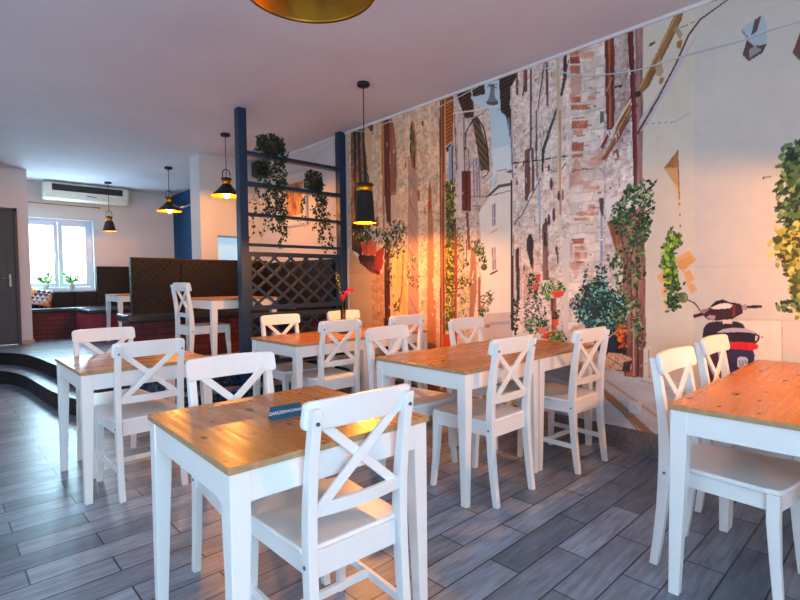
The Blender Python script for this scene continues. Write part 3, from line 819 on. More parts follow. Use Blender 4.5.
# the print of the mural, measured on the wall in metres: (texture, colour, outline)
MURAL = [
('plaster',(226,222,216),[(-1.5,0.1),(4.75,0.1),(4.75,3.0),(-1.5,3.0)]),
('stone',(230,192,158),[(4.737,3.35),(3.094,3.281),(3.121,-0.117),(4.823,-0.211)]),
('bars',(82,60,50),[(4.63,3.024),(4.393,3.015),(4.348,2.639),(4.323,2.135),(4.299,1.576),(4.644,1.57)]),
('plaster',(214,172,130),[(4.428,3.045),(4.253,3.026),(4.264,2.459),(4.32,2.246),(4.333,2.47),(4.38,2.757)]),
('wood',(116,66,48),[(4.375,3.01),(4.219,3.05),(4.24,2.837)]),
('plaster',(222,180,142),[(4.264,2.459),(4.228,2.562),(4.246,2.071),(4.306,2.078)]),
('wood',(196,120,60),[(4.102,3.074),(4.061,3.085),(4.062,2.103),(4.061,1.672),(4.094,1.674)]),
('wood',(110,52,46),[(4.061,3.085),(3.965,3.092),(3.961,1.847),(4.025,1.852),(4.06,2.211)]),
('wood',(156,92,72),[(3.968,2.915),(3.943,2.951),(3.898,2.878),(3.869,2.705),(3.858,2.443),(3.87,2.164),(3.956,2.154)]),
('plaster',(170,110,76),[(3.956,2.175),(3.862,2.173),(3.878,2.133),(3.957,2.133)]),
('plaster',(222,178,146),[(3.957,2.122),(3.863,2.11),(3.885,0.702),(3.98,0.696)]),
('wood',(200,124,60),[(3.659,2.782),(3.629,2.866),(3.594,2.807),(3.567,2.642),(3.557,2.341),(3.607,2.33)]),
('bars',(74,62,50),[(3.657,2.721),(3.636,2.847),(3.608,2.771),(3.589,2.597),(3.585,2.336),(3.635,2.395),(3.662,2.561)]),
('plaster',(190,142,122),[(3.684,2.505),(3.635,2.395),(3.551,2.281),(3.557,0.57),(3.719,0.556)]),
('plain',(140,96,80),[(3.691,2.302),(3.55,2.078),(3.541,2.08),(3.682,2.304)]),
('plain',(140,96,80),[(3.695,2.058),(3.553,1.837),(3.544,1.839),(3.685,2.06)]),
('plain',(140,96,80),[(3.698,1.812),(3.556,1.595),(3.547,1.598),(3.689,1.815)]),
('plain',(140,96,80),[(3.701,1.566),(3.559,1.353),(3.55,1.356),(3.692,1.568)]),
('plain',(140,96,80),[(3.705,1.318),(3.562,1.109),(3.553,1.112),(3.695,1.321)]),
('plain',(140,96,80),[(3.708,1.069),(3.565,0.864),(3.556,0.867),(3.699,1.072)]),
('wood',(150,86,60),[(3.552,2.141),(3.524,2.137),(3.526,2.027),(3.554,2.031)]),
('plain',(110,70,60),[(3.495,2.814),(3.461,2.806),(3.468,2.759),(3.492,2.764)]),
('wood',(166,96,60),[(3.416,1.955),(3.41,2.121),(3.386,2.206),(3.366,2.115),(3.358,1.919)]),
('plaster',(190,124,86),[(3.416,1.945),(3.354,1.948),(3.34,1.527),(3.35,0.539),(3.445,0.53)]),
('wood',(190,120,88),[(3.358,1.035),(3.318,1.036),(3.312,0.244),(3.366,0.237)]),
('plain',(214,52,36),[(3.372,1.97),(3.374,1.957),(3.379,1.946),(3.386,1.94),(3.394,1.938),(3.403,1.942),(3.41,1.95),(3.414,1.961),(3.416,1.975),(3.414,1.988),(3.409,1.998),(3.402,2.005),(3.394,2.007),(3.385,2.003),(3.378,1.995),(3.374,1.983)]),
('plain',(70,80,44),[(3.381,1.922),(3.382,1.912),(3.384,1.904),(3.388,1.899),(3.392,1.898),(3.396,1.9),(3.4,1.906),(3.402,1.914),(3.403,1.924),(3.402,1.934),(3.399,1.942),(3.396,1.947),(3.392,1.948),(3.387,1.946),(3.384,1.94),(3.382,1.932)]),
('wood',(120,62,48),[(3.25,3.143),(3.194,3.145),(3.207,0.259),(3.266,0.251)]),
('wood',(206,130,80),[(3.23,3.137),(3.22,3.134),(3.233,0.255),(3.246,0.253)]),
('wood',(206,140,84),[(3.194,3.145),(3.169,3.147),(3.162,2.464),(3.194,0.261),(3.207,0.259)]),
('stone',(214,190,178),[(3.169,3.212),(2.577,3.199),(2.579,2.351),(2.706,-0.035),(3.198,-0.133)]),
('hatch',(196,104,44),[(3.176,3.121),(3.085,3.113),(3.087,2.533),(3.175,2.504)]),
('plain',(150,64,30),[(3.091,3.098),(3.094,2.496),(3.082,2.493),(3.079,3.094)]),
('plain',(66,36,34),[(3.175,2.485),(3.106,2.518),(3.113,2.454),(3.163,2.445)]),
('wood',(150,170,200),[(3.137,2.487),(3.106,2.481),(3.109,2.174),(3.14,2.178)]),
('plain',(80,66,76),[(3.101,2.491),(3.1,2.077),(3.082,2.075),(3.084,2.487)]),
('plain',(120,80,70),[(3.073,2.799),(3.047,2.255),(3.035,2.254),(3.061,2.796)]),
('plain',(110,84,84),[(2.96,2.716),(2.952,2.13),(2.94,2.128),(2.948,2.714)]),
('plaster',(222,200,196),[(3.026,2.667),(2.966,2.698),(2.959,1.968),(3.02,1.836)]),
('hatch',(88,60,52),[(3.036,2.943),(3.011,3.028),(2.917,3.027),(2.871,2.934),(2.838,2.792),(2.83,2.693),(2.942,2.706),(2.983,2.811)]),
('plain',(196,216,228),[(2.872,2.872),(2.715,3.072),(2.557,3.057),(2.557,2.813),(2.527,2.662),(2.486,2.601),(2.457,2.427),(2.442,2.173),(2.559,2.159),(2.644,2.016),(2.675,2.369),(2.727,2.711)]),
('plain',(222,230,234),[(2.675,2.369),(2.457,2.369),(2.442,2.14),(2.59,2.155),(2.665,2.089)]),
('hatch',(96,66,58),[(2.86,2.975),(2.726,2.989),(2.71,2.863),(2.849,2.875)]),
('stone',(226,204,188),[(2.838,2.739),(2.673,2.741),(2.653,2.538),(2.637,2.275),(2.622,2.169),(2.676,2.055),(2.72,1.938),(2.797,1.948)]),
('stripes',(104,80,60),[(2.862,2.682),(2.805,2.687),(2.761,2.597),(2.712,2.446),(2.691,2.372),(2.681,2.196),(2.763,2.201),(2.801,2.394),(2.834,2.56)]),
('plain',(58,50,52),[(2.813,2.686),(2.735,2.569),(2.72,2.573),(2.798,2.69)]),
('plain',(58,50,52),[(2.737,2.574),(2.694,2.37),(2.677,2.369),(2.72,2.573)]),
('plain',(58,50,52),[(2.694,2.374),(2.684,2.186),(2.667,2.184),(2.677,2.371)]),
('plain',(50,44,46),[(2.844,2.682),(2.938,2.585),(2.926,2.577),(2.832,2.674)]),
('plain',(50,44,46),[(2.938,2.585),(2.945,2.421),(2.931,2.418),(2.924,2.581)]),
('plain',(70,60,60),[(2.838,2.682),(2.724,2.699),(2.728,2.707),(2.842,2.689)]),
('plain',(70,60,60),[(2.725,2.699),(2.679,2.742),(2.687,2.748),(2.732,2.705)]),
('plain',(60,60,66),[(2.679,2.19),(2.703,2.157),(2.693,2.151),(2.67,2.185)]),
('plain',(60,60,66),[(2.698,2.16),(2.756,2.141),(2.751,2.132),(2.693,2.151)]),
('plain',(120,126,134),[(2.662,2.936),(2.614,2.922),(2.614,2.837),(2.599,2.79),(2.572,2.766),(2.574,2.745),(2.62,2.745),(2.684,2.766),(2.705,2.788),(2.673,2.819),(2.662,2.859)]),
('plain',(92,84,80),[(2.7,2.791),(2.573,2.762),(2.574,2.741),(2.631,2.743),(2.689,2.767)]),
('plain',(80,84,94),[(2.694,2.915),(2.575,2.907),(2.578,2.916),(2.697,2.924)]),
('plain',(80,84,94),[(2.687,2.935),(2.589,2.877),(2.585,2.883),(2.683,2.942)]),
('plain',(236,226,214),[(3.086,2.781),(2.824,2.743),(2.826,2.755),(3.088,2.793)]),
('plain',(236,226,214),[(2.827,2.744),(2.575,2.724),(2.578,2.735),(2.83,2.756)]),
('plain',(236,226,214),[(2.578,2.724),(2.404,2.717),(2.407,2.728),(2.581,2.735)]),
('plain',(236,226,214),[(2.407,2.717),(2.261,2.711),(2.264,2.722),(2.41,2.728)]),
('plain',(236,226,214),[(2.263,2.711),(1.978,2.704),(1.981,2.714),(2.266,2.722)]),
('plain',(150,150,160),[(2.579,2.688),(2.404,2.695),(2.407,2.701),(2.581,2.694)]),
('plain',(150,150,160),[(2.407,2.695),(2.261,2.698),(2.263,2.704),(2.409,2.701)]),
('plain',(150,128,150),[(2.854,2.334),(2.845,1.988),(2.829,1.986),(2.838,2.331)]),
('plain',(150,128,150),[(2.82,2.327),(2.811,1.984),(2.795,1.982),(2.805,2.325)]),
('plain',(150,128,150),[(2.792,2.322),(2.783,1.98),(2.767,1.979),(2.777,2.32)]),
('plain',(120,100,110),[(2.903,2.415),(2.895,1.913),(2.883,1.912),(2.892,2.413)]),
('wood',(110,46,36),[(2.981,2.237),(2.878,2.22),(2.878,1.854),(2.983,1.874)]),
('plain',(70,34,32),[(2.932,2.23),(2.934,1.863),(2.926,1.862),(2.924,2.229)]),
('plain',(70,34,32),[(2.984,2.041),(2.875,2.017),(2.875,2.024),(2.983,2.048)]),
('plaster',(238,226,214),[(2.787,1.839),(2.698,1.936),(2.58,2.025),(2.447,2.048),(2.439,0.901),(2.758,0.867),(2.8,1.409)]),
('plaster',(232,222,212),[(2.709,1.972),(2.559,2.09),(2.59,2.164),(2.497,2.182),(2.437,2.156),(2.437,2.038),(2.559,2.039),(2.687,1.952)]),
('plain',(92,84,92),[(2.702,1.971),(2.57,2.053),(2.442,2.051),(2.442,2.026),(2.559,2.026),(2.665,1.967),(2.698,1.958)]),
('plain',(110,90,84),[(2.591,2.169),(2.485,2.169),(2.487,2.176),(2.593,2.176)]),
('plain',(120,96,90),[(2.503,2.149),(2.447,2.161),(2.417,2.14),(2.447,2.128)]),
('wood',(160,134,150),[(2.644,1.89),(2.606,1.894),(2.604,1.707),(2.642,1.697)]),
('plain',(220,205,205),[(2.629,1.894),(2.627,1.699),(2.62,1.699),(2.621,1.893)]),
('plain',(220,205,205),[(2.646,1.764),(2.603,1.765),(2.604,1.771),(2.647,1.771)]),
('wood',(160,134,150),[(2.645,1.509),(2.603,1.516),(2.601,1.323),(2.642,1.311)]),
('plain',(220,205,205),[(2.627,1.509),(2.625,1.314),(2.618,1.314),(2.619,1.509)]),
('plain',(220,205,205),[(2.647,1.409),(2.601,1.412),(2.602,1.418),(2.648,1.415)]),
('plain',(120,84,70),[(2.668,1.285),(2.587,1.319),(2.582,1.301),(2.664,1.267)]),
('plain',(190,140,120),[(2.66,1.634),(2.583,1.668),(2.587,1.675),(2.665,1.64)]),
('stone',(224,196,178),[(2.889,1.823),(2.787,1.875),(2.766,1.587),(2.758,0.731),(2.896,0.721)]),
('wood',(150,90,70),[(2.795,1.246),(2.773,1.264),(2.769,0.912),(2.795,0.911)]),
('wood',(120,70,56),[(2.936,1.855),(2.907,1.852),(2.88,1.503),(2.915,1.505)]),
('wood',(160,110,84),[(2.88,1.54),(2.822,1.501),(2.813,1.138),(2.86,0.816),(2.907,0.813),(2.893,1.229)]),
('plain',(90,82,84),[(2.873,1.985),(2.707,1.964),(2.707,1.971),(2.873,1.992)]),
('plain',(90,82,84),[(2.709,1.964),(2.557,1.971),(2.559,1.978),(2.711,1.971)]),
('plain',(90,82,84),[(2.56,1.971),(2.445,1.982),(2.447,1.988),(2.562,1.978)]),
('plain',(70,66,70),[(2.868,1.899),(2.796,1.891),(2.796,1.897),(2.868,1.905)]),
('plain',(80,70,72),[(2.938,1.6),(2.933,1.394),(2.921,1.394),(2.926,1.599)]),
('plain',(60,56,64),[(2.9,1.376),(2.902,1.368),(2.905,1.362),(2.911,1.358),(2.918,1.356),(2.925,1.358),(2.93,1.363),(2.934,1.369),(2.935,1.377),(2.934,1.385),(2.93,1.391),(2.924,1.396),(2.918,1.397),(2.911,1.395),(2.905,1.391),(2.902,1.384)]),
('plain',(92,96,92),[(2.695,1.341),(2.698,1.329),(2.706,1.32),(2.717,1.314),(2.731,1.312),(2.745,1.315),(2.757,1.321),(2.765,1.331),(2.768,1.342),(2.765,1.354),(2.757,1.363),(2.745,1.369),(2.731,1.371),(2.717,1.368),(2.705,1.362),(2.698,1.352)]),
('plain',(60,66,70),[(2.707,1.341),(2.709,1.333),(2.714,1.327),(2.722,1.323),(2.731,1.322),(2.741,1.324),(2.748,1.328),(2.754,1.335),(2.756,1.342),(2.754,1.35),(2.748,1.356),(2.74,1.36),(2.731,1.361),(2.722,1.359),(2.714,1.355),(2.709,1.348)]),
('plaster',(206,188,184),[(2.769,0.921),(2.439,0.952),(2.429,0.669),(2.782,0.593)]),
('plain',(178,164,176),[(2.669,0.854),(2.459,0.874),(2.459,0.848),(2.67,0.827)]),
('bark',(74,66,44),[(3.172,2.136),(3.078,2.15),(3.076,0.756),(3.19,0.729)]),
('leaves',[(116,134,58),(86,104,44),(150,150,60),(60,78,40),(176,164,70),(58,67,29),(36,43,18)],[(3.184,2.185),(3.066,2.186),(3.058,1.513),(3.183,1.5)],237,0.0139),
('leaves',[(176,160,40),(206,180,50),(120,116,36),(88,84,40),(150,140,40),(226,198,80),(88,80,20),(86,75,21)],[(3.185,1.567),(3.046,1.587),(3.063,0.871),(3.114,0.705),(3.197,0.699)],325,0.0141),
('leaves',[(116,134,58),(86,104,44),(150,150,60),(60,78,40),(176,164,70),(58,67,29),(36,43,18)],[(3.063,1.775),(2.96,1.729),(2.951,1.396),(3.047,1.399)],75,0.0124),
('leaves',[(176,160,40),(206,180,50),(120,116,36),(88,84,40),(150,140,40),(226,198,80),(88,80,20),(86,75,21)],[(3.041,1.371),(2.927,1.395),(2.882,1.183),(2.919,0.878),(3.038,0.9)],150,0.0131),
('leaves',[(70,66,40),(96,90,46),(35,33,20),(40,37,19)],[(3.024,1.277),(2.893,1.229),(2.882,1.174),(3.012,1.202)],32,0.011),
('wood',(150,58,48),[(3.074,1.776),(3.056,1.784),(3.043,1.605),(3.047,0.615),(3.08,0.612)]),
('leaves',[(64,84,50),(86,110,60),(48,66,44),(110,130,70),(32,42,25),(36,46,25)],[(2.856,1.584),(2.777,1.588),(2.733,1.496),(2.7,1.388),(2.744,1.353),(2.789,1.427),(2.845,1.502)],137,0.012),
('leaves',[(110,110,74),(140,124,80),(90,96,66),(170,120,100),(55,55,37),(58,52,33)],[(2.768,1.084),(2.69,1.13),(2.636,1.095),(2.658,0.997),(2.713,0.923),(2.769,0.939)],100,0.0113),
('leaves',[(74,110,56),(50,84,44),(37,55,28),(21,35,18)],[(2.797,0.956),(2.735,0.976),(2.735,0.895),(2.791,0.902)],32,0.0107),
('plain',(206,76,44),[(3.229,0.697),(3.102,0.725),(3.107,0.079),(3.235,0.058)]),
('wood',(206,110,66),[(3.487,0.526),(3.27,0.546),(3.276,-0.148),(3.495,-0.192)]),
('plain',(190,120,96),[(2.664,0.818),(2.667,0.811),(2.674,0.805),(2.684,0.801),(2.697,0.799),(2.71,0.799),(2.72,0.802),(2.728,0.808),(2.73,0.815),(2.728,0.822),(2.72,0.828),(2.71,0.832),(2.697,0.834),(2.684,0.834),(2.674,0.831),(2.667,0.825)]),
('plaster',(206,160,120),[(4.683,1.572),(4.284,1.441),(4.31,-0.354),(4.729,-0.437)]),
('plain',(214,206,204),[(4.684,1.635),(4.533,1.491),(4.494,1.507),(4.643,1.65)]),
('stone',(208,150,104),[(4.286,1.329),(4.075,1.325),(4.095,-0.311),(4.31,-0.354)]),
('wood',(84,40,34),[(4.068,1.726),(3.979,1.752),(3.996,-0.291),(4.095,-0.311)]),
('wood',(236,180,110),[(3.974,1.559),(3.705,1.545),(3.729,-0.238),(3.996,-0.291)]),
('plain',(176,110,56),[(3.785,1.499),(3.813,1.129),(3.789,1.129),(3.761,1.497)]),
('plain',(176,110,56),[(3.813,1.133),(3.863,0.896),(3.839,0.894),(3.789,1.131)]),
('bark',(70,44,38),[(4.637,1.884),(4.399,1.863),(4.46,1.515),(4.644,1.593)]),
('bark',(92,46,40),[(4.533,1.518),(4.248,1.517),(4.081,1.434),(4.15,1.293),(4.304,1.329),(4.498,1.436)]),
('plain',(54,40,40),[(4.514,1.535),(4.248,1.506),(4.249,1.44),(4.498,1.459)]),
('wood',(206,84,62),[(4.475,1.682),(4.194,1.675),(4.214,1.516),(4.442,1.526)]),
('wood',(176,50,44),[(4.213,1.549),(4.07,1.607),(4.09,1.434),(4.134,1.293),(4.234,1.372)]),
('leaves',[(66,80,48),(96,110,60),(48,60,40),(140,150,100),(200,200,170),(33,40,24),(40,46,25)],[(4.621,1.778),(4.453,1.834),(4.208,1.836),(4.043,1.757),(3.883,1.829),(3.763,1.652),(3.75,1.527),(3.873,1.469),(4.014,1.54),(4.144,1.655),(4.35,1.657),(4.492,1.7)],300,0.0177),
('leaves',[(110,110,90),(80,84,60),(176,170,150),(55,55,45),(33,35,25)],[(3.977,1.859),(3.775,1.871),(3.732,1.733),(3.824,1.656),(3.964,1.708)],112,0.0148),
('leaves',[(150,140,70),(100,100,50),(75,70,35),(42,42,21)],[(3.751,1.423),(3.562,1.335),(3.536,1.183),(3.622,1.132),(3.739,1.277)],50,0.0137),
('leaves',[(60,58,40),(84,80,48),(30,29,20),(35,33,20)],[(4.045,1.671),(3.95,1.558),(3.94,1.183),(4.021,1.129),(4.065,1.433)],57,0.016),
('leaves',[(120,110,50),(90,90,40),(60,55,25),(37,37,16)],[(3.927,1.001),(3.833,1.024),(3.835,0.897),(3.913,0.894)],25,0.0158),
('leaves',[(224,52,36),(240,80,50),(112,26,18),(100,33,21)],[(4.257,1.928),(4.156,1.908),(4.158,1.82),(4.242,1.828)],27,0.0179),
('leaves',[(80,110,50)],[(3.647,1.471),(3.589,1.458),(3.59,1.418),(3.648,1.419)],10,0.0151),
('stone',(228,212,204),[(2.587,3.202),(1.899,3.083),(1.89,0.717),(2.429,0.798),(2.427,2.07),(2.447,2.408),(2.496,2.621),(2.547,2.785)]),
('hatch',(74,56,54),[(2.572,3.028),(2.377,3.017),(2.387,2.922),(2.436,2.854),(2.456,2.711),(2.436,2.623),(2.437,2.406),(2.467,2.496),(2.496,2.621),(2.547,2.667),(2.557,2.813)]),
('plain',(206,180,170),[(2.448,2.859),(2.439,2.322),(2.424,2.319),(2.434,2.855)]),
('plain',(206,180,170),[(2.439,2.325),(2.44,2.104),(2.425,2.102),(2.424,2.322)]),
('plain',(112,134,164),[(2.48,2.6),(2.465,2.452),(2.448,2.45),(2.462,2.597)]),
('plain',(112,134,164),[(2.466,2.453),(2.445,2.404),(2.428,2.406),(2.449,2.454)]),
('plain',(112,134,170),[(2.45,2.427),(2.435,2.087),(2.419,2.085),(2.434,2.424)]),
('plain',(120,106,112),[(2.4,2.68),(2.4,2.677),(2.402,2.675),(2.404,2.674),(2.407,2.674),(2.409,2.675),(2.412,2.677),(2.413,2.68),(2.414,2.683),(2.413,2.686),(2.412,2.688),(2.409,2.689),(2.407,2.689),(2.404,2.688),(2.402,2.685),(2.4,2.683)]),
('plain',(120,106,112),[(2.4,2.628),(2.4,2.626),(2.402,2.624),(2.404,2.623),(2.407,2.623),(2.409,2.624),(2.411,2.626),(2.413,2.629),(2.413,2.632),(2.413,2.635),(2.411,2.637),(2.409,2.638),(2.407,2.638),(2.404,2.636),(2.402,2.634),(2.4,2.631)]),
('plain',(120,106,112),[(2.399,2.577),(2.4,2.574),(2.401,2.572),(2.404,2.571),(2.406,2.571),(2.409,2.573),(2.411,2.575),(2.413,2.577),(2.413,2.58),(2.413,2.583),(2.411,2.585),(2.409,2.586),(2.406,2.586),(2.404,2.585),(2.401,2.583),(2.4,2.58)]),
('plain',(120,106,112),[(2.399,2.526),(2.4,2.523),(2.401,2.521),(2.403,2.52),(2.406,2.52),(2.409,2.521),(2.411,2.523),(2.412,2.526),(2.413,2.529),(2.412,2.532),(2.411,2.534),(2.409,2.535),(2.406,2.535),(2.403,2.534),(2.401,2.532),(2.4,2.529)]),
('plain',(120,106,112),[(2.399,2.475),(2.4,2.472),(2.401,2.47),(2.403,2.469),(2.406,2.469),(2.408,2.47),(2.411,2.472),(2.412,2.475),(2.413,2.478),(2.412,2.48),(2.411,2.482),(2.408,2.484),(2.406,2.484),(2.403,2.482),(2.401,2.48),(2.4,2.478)]),
('plain',(120,106,112),[(2.399,2.423),(2.399,2.42),(2.401,2.418),(2.403,2.417),(2.406,2.417),(2.408,2.418),(2.41,2.42),(2.412,2.423),(2.413,2.426),(2.412,2.429),(2.41,2.431),(2.408,2.432),(2.406,2.432),(2.403,2.431),(2.401,2.429),(2.399,2.426)]),
('plain',(120,106,112),[(2.399,2.372),(2.399,2.369),(2.401,2.367),(2.403,2.366),(2.405,2.366),(2.408,2.367),(2.41,2.369),(2.412,2.372),(2.412,2.375),(2.412,2.377),(2.41,2.379),(2.408,2.381),(2.405,2.381),(2.403,2.38),(2.401,2.377),(2.399,2.375)]),
('plain',(120,106,112),[(2.398,2.32),(2.399,2.318),(2.4,2.315),(2.403,2.314),(2.405,2.314),(2.408,2.315),(2.41,2.317),(2.412,2.32),(2.412,2.323),(2.412,2.326),(2.41,2.328),(2.408,2.329),(2.405,2.329),(2.403,2.328),(2.4,2.326),(2.399,2.323)]),
('plain',(120,106,112),[(2.398,2.269),(2.399,2.266),(2.4,2.264),(2.402,2.263),(2.405,2.263),(2.408,2.264),(2.41,2.266),(2.411,2.268),(2.412,2.271),(2.411,2.274),(2.41,2.276),(2.408,2.277),(2.405,2.278),(2.402,2.276),(2.4,2.274),(2.399,2.272)]),
('plain',(120,106,112),[(2.398,2.217),(2.398,2.214),(2.4,2.212),(2.402,2.211),(2.405,2.211),(2.407,2.212),(2.41,2.214),(2.411,2.217),(2.412,2.22),(2.411,2.222),(2.41,2.225),(2.407,2.226),(2.405,2.226),(2.402,2.225),(2.4,2.223),(2.398,2.22)]),
('plain',(120,106,112),[(2.398,2.166),(2.398,2.163),(2.4,2.161),(2.402,2.159),(2.404,2.159),(2.407,2.16),(2.409,2.162),(2.411,2.165),(2.411,2.168),(2.411,2.171),(2.409,2.173),(2.407,2.174),(2.404,2.174),(2.402,2.173),(2.4,2.171),(2.398,2.169)]),
('plain',(120,106,112),[(2.397,2.114),(2.398,2.111),(2.399,2.109),(2.402,2.108),(2.404,2.108),(2.407,2.109),(2.409,2.111),(2.411,2.113),(2.411,2.116),(2.411,2.119),(2.409,2.121),(2.407,2.122),(2.404,2.123),(2.402,2.122),(2.399,2.12),(2.398,2.117)]),
('plain',(112,74,72),[(2.397,3.008),(2.392,2.767),(2.373,2.762),(2.377,3.002)]),
('plain',(112,74,72),[(2.32,3.073),(2.315,2.77),(2.287,2.762),(2.292,3.064)]),
('plain',(112,74,72),[(2.264,3.079),(2.26,2.287),(2.243,2.284),(2.248,3.073)]),
('plain',(112,74,72),[(2.21,2.6),(2.205,2.276),(2.192,2.274),(2.197,2.597)]),
('plain',(112,74,72),[(2.12,3.046),(2.115,2.605),(2.095,2.6),(2.1,3.04)]),
('plain',(190,140,100),[(2.325,3.067),(2.33,2.75),(2.319,2.747),(2.314,3.063)]),
('plain',(60,44,44),[(2.317,2.823),(2.337,2.745),(2.323,2.739),(2.303,2.817)]),
('wood',(124,78,72),[(2.311,2.298),(2.263,2.305),(2.256,1.947),(2.287,1.902),(2.311,1.929)]),
('wood',(104,76,84),[(2.249,2.303),(2.226,2.298),(2.221,1.958),(2.245,1.937)]),
('plain',(90,70,74),[(2.209,2.279),(2.199,2.034),(2.188,2.033),(2.198,2.278)]),
('plain',(66,58,64),[(2.002,2.626),(2.093,2.415),(2.073,2.404),(1.991,2.62)]),
('plain',(66,58,64),[(2.092,2.417),(2.154,2.271),(2.127,2.257),(2.072,2.407)]),
('plain',(66,58,64),[(2.154,2.27),(2.158,2.092),(2.14,2.089),(2.126,2.263)]),
('plain',(90,64,62),[(2.133,2.973),(2.195,2.595),(2.185,2.591),(2.122,2.968)]),
('plain',(54,50,56),[(2.438,2.205),(2.169,2.186),(2.171,2.196),(2.439,2.215)]),
('plain',(54,50,56),[(2.172,2.187),(1.927,2.173),(1.928,2.183),(2.173,2.196)]),
('plain',(76,70,74),[(2.129,2.134),(2.056,2.081),(2.053,2.086),(2.126,2.139)]),
('plain',(76,70,74),[(2.058,2.082),(1.995,2.063),(1.994,2.069),(2.057,2.088)]),
('plain',(76,70,74),[(1.993,2.064),(1.942,2.126),(1.947,2.131),(1.999,2.068)]),
('plain',(150,180,216),[(2.188,2.099),(2.179,1.709),(2.163,1.708),(2.172,2.097)]),
('plain',(120,130,160),[(2.175,1.712),(2.18,1.564),(2.171,1.563),(2.166,1.711)]),
('plain',(84,76,78),[(2.165,2.049),(2.344,1.769),(2.336,1.764),(2.157,2.044)]),
('plain',(84,76,78),[(2.342,1.771),(2.423,1.702),(2.415,1.695),(2.335,1.765)]),
('plain',(110,70,66),[(2.315,1.913),(2.268,1.948),(2.287,1.869),(2.311,1.888)]),
('plain',(58,50,60),[(2.449,2.075),(2.449,0.796),(2.423,0.797),(2.433,2.072)]),
('plain',(86,78,100),[(2.427,1.609),(2.428,0.797),(2.418,0.798),(2.417,1.608)]),
('wood',(226,202,176),[(2.032,3.092),(1.994,3.094),(1.993,2.652),(1.98,2.541),(1.981,1.575),(2.011,1.577),(2.022,2.552)]),
('plain',(196,140,118),[(2.003,2.548),(1.998,1.731),(1.983,1.73),(1.988,2.544)]),
('plain',(200,160,110),[(2.028,3.076),(2.023,2.705),(2.014,2.702),(2.019,3.074)]),
('plain',(76,52,58),[(1.965,3.07),(1.967,2.803),(1.937,2.794),(1.94,3.061)]),
('plain',(76,52,58),[(1.966,2.808),(1.995,2.653),(1.975,2.644),(1.937,2.794)]),
('plain',(110,70,72),[(1.927,2.907),(1.985,2.695),(1.977,2.691),(1.919,2.903)]),
('plain',(96,66,62),[(2.055,1.982),(2.056,1.964),(2.059,1.95),(2.063,1.94),(2.069,1.937),(2.074,1.941),(2.078,1.952),(2.082,1.968),(2.083,1.986),(2.082,2.004),(2.079,2.019),(2.074,2.029),(2.069,2.032),(2.063,2.027),(2.059,2.016),(2.056,2.0)]),
('plain',(96,66,62),[(1.992,1.88),(1.992,1.865),(1.995,1.853),(1.999,1.845),(2.003,1.842),(2.008,1.846),(2.012,1.855),(2.015,1.868),(2.016,1.883),(2.015,1.898),(2.012,1.91),(2.008,1.918),(2.004,1.92),(1.999,1.917),(1.995,1.908),(1.993,1.895)]),
('plain',(96,66,62),[(2.034,1.736),(2.035,1.712),(2.038,1.692),(2.042,1.679),(2.046,1.674),(2.051,1.68),(2.055,1.694),(2.058,1.714),(2.059,1.739),(2.058,1.763),(2.055,1.783),(2.051,1.796),(2.046,1.801),(2.042,1.795),(2.038,1.781),(2.035,1.76)]),
('plain',(96,66,62),[(2.076,1.701),(2.077,1.683),(2.08,1.668),(2.085,1.658),(2.09,1.655),(2.095,1.659),(2.1,1.669),(2.103,1.685),(2.104,1.704),(2.103,1.722),(2.1,1.737),(2.096,1.747),(2.09,1.75),(2.085,1.746),(2.08,1.735),(2.077,1.719)]),
('plain',(96,66,62),[(2.105,1.672),(2.106,1.65),(2.108,1.633),(2.112,1.621),(2.117,1.617),(2.121,1.621),(2.125,1.634),(2.127,1.652),(2.128,1.674),(2.127,1.695),(2.125,1.713),(2.121,1.725),(2.117,1.729),(2.112,1.724),(2.109,1.712),(2.106,1.693)]),
('plain',(96,66,62),[(1.961,1.884),(1.962,1.866),(1.964,1.851),(1.966,1.841),(1.969,1.838),(1.973,1.842),(1.975,1.853),(1.977,1.868),(1.978,1.886),(1.977,1.904),(1.976,1.918),(1.973,1.928),(1.97,1.931),(1.967,1.927),(1.964,1.917),(1.962,1.902)]),
('plain',(96,66,62),[(2.011,1.459),(2.012,1.444),(2.013,1.432),(2.016,1.423),(2.02,1.42),(2.023,1.423),(2.026,1.432),(2.028,1.445),(2.028,1.46),(2.028,1.475),(2.026,1.488),(2.023,1.496),(2.02,1.499),(2.016,1.496),(2.014,1.487),(2.012,1.474)]),
('plain',(96,66,62),[(2.002,1.396),(2.003,1.378),(2.005,1.363),(2.007,1.352),(2.011,1.349),(2.014,1.353),(2.017,1.363),(2.019,1.378),(2.019,1.397),(2.019,1.415),(2.017,1.43),(2.014,1.44),(2.011,1.444),(2.008,1.44),(2.005,1.429),(2.003,1.414)]),
('plain',(96,66,62),[(2.28,2.023),(2.281,2.008),(2.284,1.995),(2.287,1.987),(2.292,1.984),(2.296,1.988),(2.3,1.997),(2.302,2.011),(2.303,2.027),(2.302,2.042),(2.3,2.055),(2.296,2.064),(2.292,2.066),(2.287,2.062),(2.284,2.053),(2.281,2.039)]),
('plain',(96,66,62),[(2.378,2.038),(2.379,2.028),(2.381,2.021),(2.384,2.016),(2.388,2.014),(2.392,2.017),(2.395,2.023),(2.397,2.031),(2.398,2.041),(2.397,2.05),(2.395,2.058),(2.392,2.063),(2.388,2.064),(2.384,2.062),(2.381,2.056),(2.379,2.047)]),
('plain',(96,66,62),[(2.082,2.112),(2.083,2.1),(2.085,2.091),(2.087,2.084),(2.091,2.082),(2.094,2.085),(2.097,2.093),(2.099,2.103),(2.1,2.115),(2.099,2.127),(2.097,2.137),(2.094,2.144),(2.091,2.145),(2.087,2.142),(2.085,2.135),(2.083,2.125)]),
